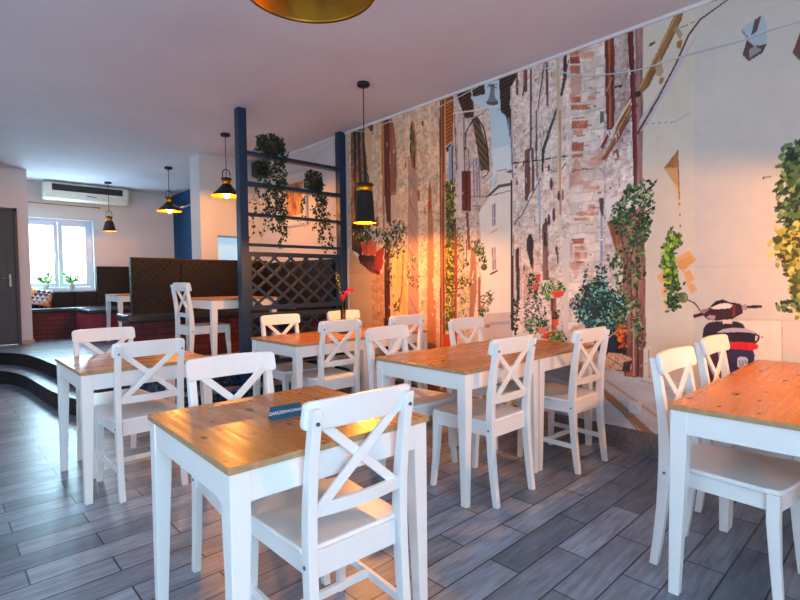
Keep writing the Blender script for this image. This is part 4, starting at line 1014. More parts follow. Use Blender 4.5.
('plain',(96,66,62),[(1.952,1.495),(1.952,1.483),(1.954,1.473),(1.957,1.467),(1.96,1.464),(1.963,1.467),(1.966,1.474),(1.968,1.484),(1.968,1.496),(1.968,1.508),(1.966,1.518),(1.963,1.525),(1.96,1.527),(1.957,1.524),(1.954,1.517),(1.952,1.507)]),
('bark',(120,90,84),[(2.148,1.668),(2.126,1.69),(2.099,1.607),(2.089,1.223),(2.143,1.224)]),
('plain',(54,42,48),[(2.134,1.61),(2.117,1.609),(2.107,1.496),(2.13,1.497)]),
('plain',(52,44,54),[(2.292,1.474),(2.292,1.556),(2.273,1.6),(2.249,1.603),(2.23,1.552),(2.226,1.306),(2.254,1.332),(2.273,1.407)]),
('stone',(206,178,166),[(2.33,1.375),(2.254,1.323),(2.235,1.265),(2.235,1.059),(2.33,1.057)]),
('blocks',(222,196,186),[(2.23,1.47),(2.171,1.467),(2.161,1.142),(2.226,1.142)]),
('plain',(60,48,58),[(2.403,1.479),(2.364,1.507),(2.359,1.057),(2.389,1.039)]),
('plain',(200,170,156),[(2.359,1.512),(2.35,1.056),(2.34,1.056),(2.349,1.511)]),
('plain',(196,188,196),[(2.416,1.498),(2.411,1.054),(2.395,1.055),(2.4,1.497)]),
('leaves',[(40,64,54),(56,84,64),(30,48,48),(20,32,27),(23,35,26)],[(2.429,1.055),(2.359,1.09),(2.369,0.955),(2.399,0.672),(2.434,0.669)],125,0.012),
('plaster',(226,212,206),[(1.977,1.536),(1.902,1.569),(1.899,0.716),(1.958,0.711)]),
('leaves',[(50,86,60),(80,116,74),(36,62,50),(25,43,30),(33,48,31)],[(2.282,1.258),(2.235,1.29),(2.189,1.24),(2.17,1.142),(2.207,1.085),(2.273,1.108)],112,0.0116),
('plain',(222,74,50),[(2.209,1.269),(2.163,1.273),(2.166,1.216),(2.202,1.216)]),
('plain',(226,80,54),[(2.242,1.191),(2.19,1.191),(2.198,1.142),(2.231,1.142)]),
('leaves',[(120,130,116),(90,104,90),(150,146,136),(70,84,74),(60,65,58),(37,43,37)],[(2.311,1.074),(2.198,1.109),(2.134,1.021),(2.097,0.861),(2.17,0.799),(2.321,0.789)],212,0.0116),
('leaves',[(70,130,84),(100,160,96),(50,100,70),(35,65,42),(42,67,40)],[(2.301,0.874),(2.207,0.928),(2.098,0.901),(2.097,0.804),(2.263,0.776)],100,0.0122),
('leaves',[(84,146,70),(120,180,90),(60,110,60),(150,196,120),(42,73,35),(50,75,37)],[(2.161,1.191),(2.08,1.215),(1.976,1.199),(1.942,1.144),(2.027,1.12),(2.062,1.063),(2.116,1.062),(2.161,1.126)],175,0.0118),
('plain',(224,84,44),[(2.076,1.135),(1.95,1.14),(1.963,1.101),(2.001,1.08),(2.045,1.083)]),
('plain',(240,110,70),[(2.077,1.127),(1.949,1.132),(1.949,1.14),(2.077,1.135)]),
('bark',(130,84,70),[(2.071,1.079),(2.027,1.08),(2.018,0.825),(2.062,0.822)]),
('leaves',[(110,70,56),(80,84,50),(55,35,28),(33,35,21)],[(2.053,0.967),(2.001,0.985),(2.001,0.906),(2.053,0.903)],37,0.0094),
('plain',(232,92,60),[(2.058,0.907),(2.001,0.91),(2.009,0.858),(2.049,0.855)]),
('plain',(226,130,110),[(2.184,0.839),(2.106,0.844),(2.115,0.786),(2.179,0.782)]),
('plain',(230,66,50),[(2.17,0.75),(2.115,0.795),(2.044,0.824),(2.018,0.793),(2.106,0.746)]),
('leaves',[(110,140,60),(80,116,56),(150,160,80),(55,70,30),(33,48,23)],[(2.115,0.762),(2.053,0.815),(1.975,0.82),(1.932,0.776),(1.941,0.736),(2.106,0.722)],112,0.0112),
('blocks',(232,216,206),[(1.924,3.166),(1.638,3.131),(1.644,2.385),(1.647,1.697),(1.651,0.476),(1.924,0.674),(1.91,1.57)]),
('stone',(194,120,96),[(1.915,2.976),(1.842,2.956),(1.842,2.911),(1.915,2.931)]),
('stone',(150,76,60),[(1.915,2.924),(1.834,2.901),(1.834,2.849),(1.915,2.871)]),
('stone',(194,120,96),[(1.915,2.856),(1.834,2.835),(1.834,2.775),(1.914,2.796)]),
('stone',(218,166,146),[(1.827,2.932),(1.726,2.902),(1.725,2.851),(1.826,2.88)]),
('stone',(194,120,96),[(1.902,2.619),(1.825,2.602),(1.825,2.558),(1.901,2.574)]),
('stone',(194,120,96),[(1.901,2.559),(1.747,2.523),(1.746,2.486),(1.901,2.521)]),
('stone',(194,120,96),[(1.897,2.437),(1.769,2.411),(1.769,2.352),(1.897,2.377)]),
('stone',(194,120,96),[(1.896,2.271),(1.8,2.255),(1.8,2.191),(1.896,2.206)]),
('stone',(200,130,96),[(1.896,2.183),(1.807,2.171),(1.807,2.144),(1.896,2.157)]),
('stone',(218,166,146),[(1.77,2.591),(1.709,2.578),(1.709,2.549),(1.77,2.562)]),
('stone',(194,120,96),[(1.885,1.53),(1.796,1.528),(1.796,1.497),(1.885,1.499)]),
('stone',(218,166,146),[(1.877,1.479),(1.78,1.478),(1.78,1.444),(1.877,1.445)]),
('stone',(218,166,146),[(1.877,1.437),(1.772,1.436),(1.772,1.383),(1.876,1.383)]),
('stone',(218,166,146),[(1.86,1.367),(1.788,1.369),(1.788,1.331),(1.86,1.329)]),
('stone',(218,166,146),[(1.878,1.698),(1.75,1.689),(1.75,1.666),(1.878,1.675)]),
('stone',(218,166,146),[(1.862,1.742),(1.681,1.726),(1.681,1.697),(1.861,1.711)]),
('stone',(218,166,146),[(1.766,1.784),(1.712,1.781),(1.712,1.737),(1.766,1.739)]),
('stone',(218,166,146),[(1.887,2.019),(1.838,2.015),(1.838,1.996),(1.887,2.0)]),
('stone',(218,166,146),[(1.767,1.925),(1.675,1.916),(1.675,1.887),(1.767,1.896)]),
('stone',(218,166,146),[(1.752,2.138),(1.691,2.13),(1.691,2.086),(1.752,2.094)]),
('stone',(206,160,130),[(1.888,2.367),(1.808,2.353),(1.808,2.308),(1.888,2.322)]),
('plain',(120,90,86),[(1.898,2.449),(1.791,2.435),(1.792,2.442),(1.898,2.456)]),
('plain',(120,90,86),[(1.897,2.313),(1.791,2.302),(1.791,2.308),(1.898,2.32)]),
('plain',(120,90,86),[(1.896,2.062),(1.789,2.056),(1.79,2.063),(1.897,2.069)]),
('plain',(120,90,86),[(1.894,1.527),(1.787,1.531),(1.788,1.538),(1.895,1.534)]),
('plain',(104,92,96),[(1.896,2.046),(1.828,2.051),(1.83,2.059),(1.898,2.054)]),
('plain',(104,92,96),[(1.831,2.051),(1.674,2.04),(1.675,2.047),(1.832,2.059)]),
('plain',(104,92,96),[(1.679,2.043),(1.655,2.008),(1.649,2.012),(1.673,2.046)]),
('wood',(150,172,208),[(1.671,1.714),(1.651,1.712),(1.649,1.294),(1.667,1.294)]),
('bark',(90,84,96),[(1.682,1.825),(1.644,1.821),(1.646,1.682),(1.671,1.714)]),
('plain',(110,90,96),[(1.647,1.698),(1.645,1.307),(1.637,1.307),(1.64,1.697)]),
('bark',(120,120,132),[(1.678,2.451),(1.648,2.45),(1.648,2.371),(1.677,2.364)]),
('stone',(206,198,196),[(1.645,3.169),(1.368,3.127),(1.345,0.519),(1.644,0.477),(1.648,2.386)]),
('wood',(114,50,42),[(1.644,2.942),(1.615,2.988),(1.575,2.988),(1.568,2.437),(1.574,2.297),(1.625,2.309),(1.638,2.598)]),
('wood',(176,106,72),[(1.62,2.948),(1.605,2.956),(1.592,2.316),(1.607,2.319)]),
('plain',(190,130,110),[(1.626,2.578),(1.586,2.668),(1.595,2.674),(1.636,2.584)]),
('bark',(150,112,110),[(1.433,3.032),(1.38,3.038),(1.37,1.876),(1.417,1.882)]),
('stone',(190,170,168),[(1.572,3.015),(1.488,3.011),(1.454,2.201),(1.544,2.149),(1.568,2.437)]),
('stone',(226,216,214),[(1.631,2.058),(1.588,2.158),(1.46,2.133),(1.431,1.849),(1.47,1.609),(1.628,1.622)]),
('plain',(60,48,62),[(1.569,2.607),(1.519,2.6),(1.519,2.582),(1.569,2.593)]),
('bark',(110,74,60),[(1.573,2.141),(1.545,2.163),(1.53,2.104),(1.558,2.067)]),
('wood',(190,130,92),[(1.558,2.109),(1.53,2.111),(1.537,2.077),(1.551,2.072)]),
('wood',(150,90,60),[(1.463,2.515),(1.402,2.519),(1.476,2.345),(1.531,2.231),(1.631,2.094),(1.668,2.101),(1.588,2.229)]),
('plain',(226,206,184),[(1.454,2.495),(1.675,2.177),(1.664,2.169),(1.444,2.487)]),
('plain',(190,150,110),[(1.432,2.475),(1.651,2.128),(1.643,2.122),(1.425,2.469)]),
('plain',(90,56,48),[(1.411,2.442),(1.535,2.247),(1.528,2.242),(1.404,2.436)]),
('plain',(150,46,44),[(1.673,2.196),(1.61,2.298),(1.596,2.281),(1.654,2.17)]),
('wood',(118,50,50),[(1.488,3.025),(1.447,3.023),(1.414,2.33),(1.407,1.86),(1.431,1.863),(1.448,2.338)]),
('plain',(76,30,34),[(1.483,3.024),(1.44,2.335),(1.432,2.334),(1.475,3.022)]),
('plain',(76,30,34),[(1.44,2.337),(1.431,1.862),(1.423,1.861),(1.432,2.335)]),
('plain',(60,44,44),[(1.436,2.528),(1.382,2.527),(1.395,2.483),(1.422,2.483)]),
('plain',(236,226,220),[(2.23,1.888),(2.218,1.889),(2.218,1.846),(2.23,1.852)]),
('plain',(236,226,220),[(2.332,1.435),(2.323,1.437),(2.332,1.384),(2.341,1.389)]),
('plain',(236,226,220),[(2.287,2.773),(2.276,2.772),(2.29,2.72),(2.302,2.728)]),
('plain',(236,226,220),[(2.041,1.694),(2.032,1.696),(2.038,1.673),(2.047,1.676)]),
('plain',(150,120,112),[(2.381,2.889),(2.369,2.887),(2.361,2.834),(2.373,2.842)]),
('plain',(170,140,130),[(2.234,1.358),(2.225,1.36),(2.225,1.306),(2.234,1.311)]),
('plain',(120,86,80),[(2.374,1.72),(2.365,1.721),(2.353,1.671),(2.362,1.676)]),
('plain',(120,86,80),[(2.135,2.323),(2.129,2.325),(2.136,2.295),(2.142,2.299)]),
('plain',(120,86,80),[(2.25,1.35),(2.242,1.353),(2.228,1.278),(2.236,1.286)]),
('plain',(236,226,220),[(2.323,1.198),(2.318,1.2),(2.313,1.162),(2.319,1.166)]),
('plain',(150,120,112),[(2.378,1.768),(2.367,1.769),(2.374,1.738),(2.386,1.742)]),
('plain',(120,86,80),[(2.401,2.185),(2.388,2.185),(2.386,2.161),(2.399,2.166)]),
('plain',(96,70,70),[(2.384,1.447),(2.378,1.449),(2.379,1.399),(2.386,1.404)]),
('plain',(96,70,70),[(2.034,1.484),(2.026,1.486),(2.028,1.449),(2.036,1.453)]),
('plain',(120,86,80),[(2.408,1.317),(2.395,1.32),(2.38,1.267),(2.394,1.272)]),
('plain',(96,70,70),[(2.324,2.213),(2.311,2.213),(2.323,2.161),(2.336,2.169)]),
('plain',(120,86,80),[(2.322,2.469),(2.311,2.469),(2.315,2.435),(2.326,2.441)]),
('plain',(236,226,220),[(2.377,2.564),(2.367,2.564),(2.368,2.549),(2.378,2.553)]),
('plain',(96,70,70),[(2.23,1.137),(2.221,1.14),(2.211,1.089),(2.22,1.094)]),
('plain',(96,70,70),[(2.165,2.338),(2.159,2.339),(2.152,2.287),(2.159,2.293)]),
('plain',(236,226,220),[(2.122,1.173),(2.116,1.175),(2.101,1.103),(2.107,1.11)]),
('plain',(170,140,130),[(2.375,2.866),(2.369,2.867),(2.376,2.823),(2.382,2.829)]),
('plain',(96,70,70),[(2.137,2.43),(2.126,2.43),(2.131,2.381),(2.142,2.388)]),
('plain',(236,226,220),[(2.053,1.105),(2.047,1.108),(2.044,1.065),(2.049,1.069)]),
('plain',(150,120,112),[(2.17,2.395),(2.158,2.394),(2.164,2.369),(2.176,2.374)]),
('plain',(96,70,70),[(2.246,2.469),(2.241,2.47),(2.24,2.439),(2.245,2.443)]),
('plain',(236,226,220),[(2.37,2.696),(2.361,2.696),(2.357,2.66),(2.366,2.666)]),
('plain',(170,140,130),[(2.181,2.653),(2.176,2.654),(2.173,2.638),(2.178,2.64)]),
('plain',(150,120,112),[(2.284,2.878),(2.274,2.877),(2.279,2.86),(2.288,2.864)]),
('plain',(170,140,130),[(2.281,1.06),(2.276,1.062),(2.27,1.013),(2.275,1.018)]),
('plain',(236,226,220),[(2.125,2.658),(2.113,2.657),(2.12,2.625),(2.133,2.631)]),
('plain',(236,226,220),[(2.063,1.3),(2.056,1.302),(2.044,1.241),(2.051,1.247)]),
('plain',(120,86,80),[(2.402,1.705),(2.394,1.707),(2.397,1.691),(2.405,1.693)]),
('plain',(170,140,130),[(2.159,1.074),(2.147,1.076),(2.151,1.017),(2.162,1.022)]),
('plain',(236,226,220),[(2.14,2.064),(2.132,2.065),(2.131,2.019),(2.139,2.024)]),
('plain',(236,226,220),[(2.396,1.822),(2.387,1.823),(2.384,1.793),(2.393,1.797)]),
('plain',(96,70,70),[(2.108,1.689),(2.1,1.691),(2.104,1.623),(2.113,1.631)]),
('plain',(236,226,220),[(2.146,2.531),(2.141,2.532),(2.135,2.463),(2.14,2.47)]),
('plain',(96,70,70),[(2.213,2.475),(2.205,2.476),(2.203,2.446),(2.211,2.451)]),
('plain',(236,226,220),[(2.073,2.186),(2.064,2.187),(2.07,2.155),(2.079,2.16)]),
('plain',(96,70,70),[(2.269,1.258),(2.264,1.26),(2.26,1.241),(2.265,1.243)]),
('plain',(236,226,220),[(2.362,2.069),(2.349,2.069),(2.354,2.003),(2.367,2.012)]),
('plain',(120,86,80),[(2.215,2.34),(2.203,2.34),(2.205,2.267),(2.217,2.276)]),
('plain',(150,120,112),[(2.091,2.381),(2.082,2.382),(2.089,2.329),(2.098,2.336)]),
('plain',(120,86,80),[(2.285,1.456),(2.28,1.459),(2.281,1.435),(2.286,1.438)]),
('plain',(120,86,80),[(2.113,2.407),(2.102,2.407),(2.086,2.343),(2.097,2.351)]),
('plain',(170,140,130),[(2.232,1.757),(2.222,1.759),(2.206,1.693),(2.216,1.7)]),
('plain',(236,226,220),[(2.329,1.396),(2.322,1.399),(2.313,1.339),(2.32,1.345)]),
('plain',(236,226,220),[(2.133,2.57),(2.127,2.571),(2.123,2.535),(2.13,2.54)]),
('plain',(96,70,70),[(2.211,1.066),(2.205,1.069),(2.198,1.002),(2.204,1.008)]),
('plain',(170,140,130),[(2.373,1.187),(2.362,1.189),(2.363,1.166),(2.374,1.168)]),
('plain',(150,120,112),[(2.071,2.862),(2.063,2.862),(2.063,2.81),(2.071,2.818)]),
('plain',(170,140,130),[(2.226,1.717),(2.219,1.718),(2.209,1.659),(2.216,1.665)]),
('plain',(150,120,112),[(2.058,2.651),(2.052,2.651),(2.06,2.617),(2.066,2.622)]),
('plain',(150,120,112),[(2.198,1.453),(2.191,1.456),(2.177,1.385),(2.184,1.392)]),
('plain',(120,86,80),[(2.211,2.85),(2.204,2.85),(2.208,2.812),(2.216,2.818)]),
('plain',(170,140,130),[(2.321,1.312),(2.312,1.315),(2.312,1.297),(2.321,1.299)]),
('plain',(170,140,130),[(2.107,2.633),(2.101,2.634),(2.096,2.588),(2.101,2.594)]),
('plain',(96,70,70),[(2.141,1.163),(2.132,1.165),(2.148,1.093),(2.157,1.1)]),
('plain',(236,226,220),[(2.235,1.891),(2.224,1.892),(2.232,1.844),(2.244,1.85)]),
('plain',(236,226,220),[(2.085,1.87),(2.078,1.871),(2.072,1.834),(2.078,1.838)]),
('plain',(96,70,70),[(2.325,1.345),(2.312,1.347),(2.31,1.299),(2.323,1.304)]),
('plain',(120,86,80),[(2.246,2.718),(2.242,2.719),(2.241,2.682),(2.245,2.687)]),
('plain',(170,140,130),[(2.206,2.181),(2.195,2.181),(2.195,2.133),(2.207,2.139)]),
('plain',(236,226,220),[(2.341,1.191),(2.333,1.193),(2.32,1.12),(2.329,1.127)]),
('plain',(236,226,220),[(2.301,2.061),(2.295,2.062),(2.288,2.02),(2.294,2.025)]),
('plain',(170,140,130),[(2.203,2.717),(2.195,2.717),(2.197,2.701),(2.205,2.705)]),
('plain',(150,120,112),[(2.11,2.845),(2.104,2.846),(2.102,2.818),(2.107,2.822)]),
('plain',(236,226,220),[(2.13,2.451),(2.121,2.451),(2.119,2.407),(2.128,2.413)]),
('plain',(170,140,130),[(2.166,1.588),(2.155,1.589),(2.173,1.523),(2.183,1.53)]),
('plain',(200,160,146),[(1.806,1.923),(1.784,1.922),(1.784,1.914),(1.806,1.917)]),
('plain',(240,232,226),[(1.777,1.34),(1.737,1.341),(1.739,1.326),(1.779,1.329)]),
('plain',(200,160,146),[(1.698,2.283),(1.671,2.279),(1.673,2.265),(1.7,2.272)]),
('plain',(150,110,100),[(1.703,2.601),(1.679,2.596),(1.681,2.584),(1.705,2.592)]),
('plain',(150,110,100),[(1.798,1.176),(1.761,1.179),(1.762,1.166),(1.8,1.166)]),
('plain',(240,232,226),[(1.88,1.86),(1.849,1.858),(1.85,1.844),(1.881,1.849)]),
('plain',(150,110,100),[(1.784,1.639),(1.761,1.639),(1.762,1.632),(1.785,1.635)]),
('plain',(150,110,100),[(1.726,1.763),(1.677,1.759),(1.678,1.749),(1.728,1.755)]),
('plain',(150,110,100),[(1.853,1.362),(1.797,1.363),(1.799,1.347),(1.855,1.35)]),
('plain',(186,176,176),[(1.87,1.655),(1.851,1.656),(1.851,1.648),(1.87,1.65)]),
('plain',(200,160,146),[(1.784,2.098),(1.745,2.093),(1.744,2.086),(1.783,2.093)]),
('plain',(200,160,146),[(1.861,2.068),(1.815,2.062),(1.816,2.052),(1.862,2.061)]),
('plain',(186,176,176),[(1.879,1.451),(1.849,1.452),(1.848,1.444),(1.878,1.446)]),
('plain',(240,232,226),[(1.774,2.52),(1.736,2.512),(1.734,2.502),(1.772,2.513)]),
('plain',(240,232,226),[(1.692,1.527),(1.648,1.526),(1.648,1.512),(1.693,1.516)]),
('plain',(200,160,146),[(1.699,1.616),(1.655,1.614),(1.656,1.601),(1.7,1.606)]),
('plain',(150,110,100),[(1.888,2.276),(1.852,2.271),(1.853,2.265),(1.888,2.272)]),
('plain',(200,160,146),[(1.845,1.17),(1.802,1.172),(1.802,1.162),(1.844,1.163)]),
('plain',(186,176,176),[(1.78,2.169),(1.726,2.161),(1.725,2.149),(1.779,2.16)]),
('plain',(186,176,176),[(1.684,2.788),(1.646,2.778),(1.648,2.766),(1.686,2.778)]),
('plain',(240,232,226),[(1.783,1.503),(1.742,1.502),(1.743,1.496),(1.784,1.499)]),
('plain',(150,110,100),[(1.695,1.871),(1.661,1.869),(1.66,1.854),(1.695,1.859)]),
('plain',(150,110,100),[(1.753,1.414),(1.734,1.415),(1.733,1.403),(1.751,1.405)]),
('plain',(150,110,100),[(1.809,1.181),(1.778,1.183),(1.775,1.168),(1.807,1.169)]),
('plain',(240,232,226),[(1.803,1.985),(1.776,1.983),(1.777,1.973),(1.804,1.978)]),
('plain',(150,110,100),[(1.792,2.385),(1.741,2.375),(1.739,2.362),(1.791,2.375)]),
('plain',(186,176,176),[(1.902,2.455),(1.884,2.453),(1.883,2.444),(1.901,2.449)]),
('plain',(240,232,226),[(1.892,2.326),(1.86,2.321),(1.858,2.309),(1.891,2.316)]),
('plain',(200,160,146),[(1.883,1.242),(1.849,1.244),(1.847,1.233),(1.881,1.234)]),
('plain',(200,160,146),[(1.895,2.718),(1.846,2.706),(1.849,2.692),(1.898,2.707)]),
('plain',(150,110,100),[(1.767,2.652),(1.727,2.643),(1.728,2.632),(1.768,2.644)]),
('plain',(240,232,226),[(1.822,2.597),(1.792,2.591),(1.792,2.583),(1.823,2.592)]),
('plain',(200,160,146),[(1.753,1.643),(1.724,1.643),(1.722,1.629),(1.751,1.633)]),
('plain',(240,232,226),[(1.683,1.544),(1.659,1.545),(1.658,1.537),(1.682,1.539)]),
('plain',(240,232,226),[(1.838,1.782),(1.793,1.779),(1.795,1.766),(1.839,1.772)]),
('plain',(150,110,100),[(1.732,2.511),(1.708,2.507),(1.705,2.491),(1.73,2.499)]),
('plain',(200,160,146),[(1.762,2.835),(1.737,2.829),(1.738,2.823),(1.763,2.832)]),
('plain',(240,232,226),[(1.781,2.731),(1.762,2.727),(1.762,2.715),(1.781,2.721)]),
('plain',(150,110,100),[(1.792,2.235),(1.763,2.231),(1.764,2.22),(1.793,2.227)]),
('plain',(186,176,176),[(1.719,2.056),(1.673,2.05),(1.671,2.036),(1.717,2.045)]),
('plain',(120,96,100),[(1.548,2.475),(1.535,2.474),(1.533,2.45),(1.546,2.455)]),
('plain',(236,228,226),[(1.565,2.13),(1.553,2.13),(1.554,2.088),(1.566,2.094)]),
('plain',(120,96,100),[(1.515,2.224),(1.507,2.225),(1.508,2.195),(1.516,2.199)]),
('plain',(140,104,100),[(1.532,1.959),(1.525,1.96),(1.532,1.924),(1.539,1.928)]),
('plain',(236,228,226),[(1.449,2.043),(1.438,2.043),(1.435,2.014),(1.446,2.019)]),
('plain',(140,104,100),[(1.577,2.621),(1.569,2.621),(1.571,2.586),(1.579,2.592)]),
('plain',(236,228,226),[(1.566,2.26),(1.556,2.26),(1.552,2.218),(1.562,2.224)]),
('plain',(120,96,100),[(1.54,1.818),(1.533,1.819),(1.534,1.796),(1.541,1.799)]),
('plain',(236,228,226),[(1.456,2.463),(1.448,2.463),(1.449,2.44),(1.457,2.444)]),
('plain',(140,104,100),[(1.511,1.823),(1.5,1.823),(1.501,1.799),(1.512,1.803)]),
('plain',(236,228,226),[(1.464,2.094),(1.458,2.095),(1.451,2.057),(1.457,2.062)]),
('plain',(140,104,100),[(1.472,2.499),(1.467,2.5),(1.469,2.483),(1.473,2.486)]),
('plain',(140,104,100),[(1.498,1.811),(1.493,1.813),(1.489,1.782),(1.494,1.785)]),
('plain',(120,96,100),[(1.565,2.461),(1.56,2.462),(1.565,2.441),(1.57,2.444)]),
('plain',(120,96,100),[(1.6,1.896),(1.589,1.897),(1.592,1.876),(1.603,1.879)]),
('plain',(140,104,100),[(1.563,2.238),(1.555,2.238),(1.558,2.2),(1.566,2.206)]),
('plain',(236,228,226),[(1.531,2.137),(1.52,2.137),(1.513,2.101),(1.524,2.106)]),
('plain',(140,104,100),[(1.475,1.591),(1.468,1.592),(1.468,1.58),(1.476,1.581)]),
('plain',(140,104,100),[(1.45,1.622),(1.44,1.623),(1.437,1.594),(1.447,1.597)]),
('plain',(236,228,226),[(1.547,2.281),(1.541,2.282),(1.532,2.243),(1.538,2.248)]),
('plain',(140,104,100),[(1.496,2.388),(1.488,2.388),(1.491,2.359),(1.499,2.364)]),
('plain',(140,104,100),[(1.534,1.905),(1.527,1.906),(1.523,1.888),(1.531,1.89)]),
('plain',(140,104,100),[(1.485,2.743),(1.476,2.742),(1.479,2.706),(1.488,2.712)]),
('plain',(140,104,100),[(1.596,2.537),(1.589,2.538),(1.588,2.501),(1.594,2.507)]),
('plain',(120,96,100),[(1.539,1.707),(1.53,1.708),(1.521,1.665),(1.53,1.67)]),
('plain',(236,228,226),[(1.518,1.798),(1.509,1.799),(1.505,1.778),(1.514,1.781)]),
('plain',(140,104,100),[(1.496,1.85),(1.491,1.852),(1.493,1.812),(1.498,1.816)]),
('plain',(236,228,226),[(1.44,1.807),(1.432,1.808),(1.432,1.779),(1.44,1.783)]),
('plain',(236,228,226),[(1.478,2.693),(1.465,2.691),(1.458,2.648),(1.471,2.656)]),
('plain',(236,228,226),[(1.543,2.488),(1.534,2.488),(1.535,2.448),(1.544,2.454)]),
('plain',(120,96,100),[(1.599,1.697),(1.586,1.698),(1.584,1.68),(1.597,1.683)]),
('plain',(140,104,100),[(1.577,2.149),(1.571,2.15),(1.58,2.114),(1.586,2.119)]),
('plain',(236,228,226),[(1.471,2.662),(1.464,2.662),(1.471,2.629),(1.478,2.634)]),
('plain',(140,104,100),[(1.496,2.669),(1.485,2.668),(1.484,2.638),(1.496,2.644)]),
('plain',(140,104,100),[(1.474,2.269),(1.461,2.268),(1.459,2.252),(1.472,2.256)]),
('plain',(236,228,226),[(1.625,2.307),(1.615,2.307),(1.605,2.261),(1.615,2.267)]),
('plain',(244,212,180),[(3.914,2.612),(3.903,2.613),(3.898,2.573),(3.909,2.579)]),
('plain',(170,110,70),[(4.164,2.525),(4.148,2.525),(4.14,2.472),(4.156,2.48)]),
('plain',(190,130,90),[(3.581,2.671),(3.57,2.672),(3.579,2.625),(3.59,2.632)]),
('plain',(190,130,90),[(4.146,1.178),(4.128,1.181),(4.119,1.12),(4.138,1.125)]),
('plain',(244,212,180),[(4.099,1.485),(4.08,1.487),(4.063,1.431),(4.082,1.437)]),
('plain',(244,212,180),[(3.675,2.544),(3.666,2.545),(3.675,2.513),(3.684,2.518)]),
('plain',(170,110,70),[(3.333,1.578),(3.32,1.58),(3.314,1.55),(3.328,1.553)]),
('plain',(150,96,66),[(4.153,1.5),(4.143,1.503),(4.155,1.453),(4.165,1.458)]),
('plain',(150,96,66),[(3.846,1.043),(3.832,1.047),(3.836,1.026),(3.85,1.028)]),
('plain',(190,130,90),[(3.294,1.82),(3.281,1.821),(3.275,1.79),(3.289,1.794)]),
('plain',(244,212,180),[(4.097,2.377),(4.087,2.378),(4.089,2.327),(4.099,2.333)]),
('plain',(150,96,66),[(3.628,1.268),(3.614,1.271),(3.609,1.24),(3.623,1.243)]),
('plain',(244,212,180),[(3.59,1.502),(3.583,1.505),(3.586,1.474),(3.594,1.477)]),
('plain',(190,130,90),[(4.139,2.019),(4.125,2.021),(4.112,1.962),(4.126,1.969)]),
('plain',(190,130,90),[(3.532,2.193),(3.52,2.194),(3.525,2.166),(3.538,2.17)]),
('plain',(150,96,66),[(3.729,2.445),(3.714,2.446),(3.715,2.382),(3.729,2.391)]),
('plain',(244,212,180),[(3.662,2.66),(3.648,2.66),(3.662,2.61),(3.676,2.618)]),
('plain',(244,212,180),[(3.671,1.328),(3.661,1.331),(3.667,1.27),(3.678,1.276)]),
('plain',(190,130,90),[(3.385,1.793),(3.372,1.795),(3.371,1.769),(3.384,1.772)]),
('plain',(244,212,180),[(3.683,1.603),(3.673,1.606),(3.653,1.544),(3.663,1.551)]),
('plain',(150,96,66),[(3.633,2.466),(3.617,2.466),(3.61,2.436),(3.626,2.441)]),
('plain',(244,212,180),[(3.494,1.976),(3.486,1.978),(3.477,1.934),(3.486,1.939)]),
('plain',(244,212,180),[(4.212,2.449),(4.192,2.449),(4.186,2.382),(4.205,2.392)]),
('plain',(170,110,70),[(3.507,1.029),(3.491,1.033),(3.488,0.988),(3.504,0.991)]),
('plain',(244,212,180),[(4.084,1.94),(4.075,1.943),(4.088,1.9),(4.096,1.905)]),
('plain',(170,110,70),[(4.072,1.712),(4.061,1.714),(4.067,1.669),(4.078,1.674)]),
('plain',(244,212,180),[(3.538,1.147),(3.526,1.15),(3.537,1.111),(3.548,1.114)]),
('plain',(244,212,180),[(3.83,1.482),(3.815,1.484),(3.807,1.43),(3.822,1.436)]),
('plain',(170,110,70),[(3.38,1.771),(3.365,1.773),(3.355,1.725),(3.371,1.73)]),
('plain',(170,110,70),[(3.687,0.908),(3.674,0.911),(3.677,0.87),(3.689,0.873)]),
('plain',(190,130,90),[(3.904,2.653),(3.888,2.653),(3.879,2.591),(3.895,2.6)]),
('plain',(244,212,180),[(3.926,1.141),(3.909,1.144),(3.921,1.083),(3.938,1.088)]),
('plain',(150,96,66),[(4.012,0.964),(3.993,0.967),(4.005,0.926),(4.024,0.929)]),
('plain',(244,212,180),[(3.701,1.41),(3.683,1.413),(3.664,1.353),(3.681,1.359)]),
('plain',(190,130,90),[(3.399,1.853),(3.385,1.855),(3.381,1.829),(3.395,1.833)]),
('plain',(190,130,90),[(4.11,2.659),(4.096,2.66),(4.09,2.636),(4.104,2.64)]),
('plain',(170,110,70),[(3.318,2.637),(3.309,2.638),(3.312,2.611),(3.321,2.615)]),
('plain',(150,96,66),[(3.796,1.834),(3.783,1.836),(3.781,1.813),(3.794,1.816)]),
('plain',(244,212,180),[(4.191,2.761),(4.172,2.76),(4.173,2.728),(4.191,2.735)]),
('plain',(244,212,180),[(3.384,2.269),(3.369,2.269),(3.383,2.224),(3.398,2.231)]),
('plain',(190,130,90),[(3.423,1.985),(3.411,1.986),(3.407,1.963),(3.418,1.966)]),
('plain',(170,110,70),[(4.046,1.473),(4.036,1.476),(4.056,1.414),(4.067,1.42)]),
('plain',(150,96,66),[(3.944,1.082),(3.925,1.085),(3.927,1.055),(3.946,1.057)]),
('plain',(244,212,180),[(3.918,0.791),(3.902,0.795),(3.911,0.757),(3.927,0.759)]),
('plain',(244,212,180),[(4.135,1.35),(4.124,1.354),(4.125,1.299),(4.136,1.304)]),
('plain',(150,96,66),[(3.465,1.954),(3.452,1.956),(3.449,1.899),(3.463,1.905)]),
('plain',(170,110,70),[(3.312,0.941),(3.304,0.944),(3.309,0.919),(3.318,0.921)]),
('plain',(170,110,70),[(3.764,2.582),(3.747,2.582),(3.742,2.562),(3.759,2.567)]),
('plain',(244,212,180),[(3.639,2.148),(3.629,2.149),(3.645,2.097),(3.654,2.104)]),
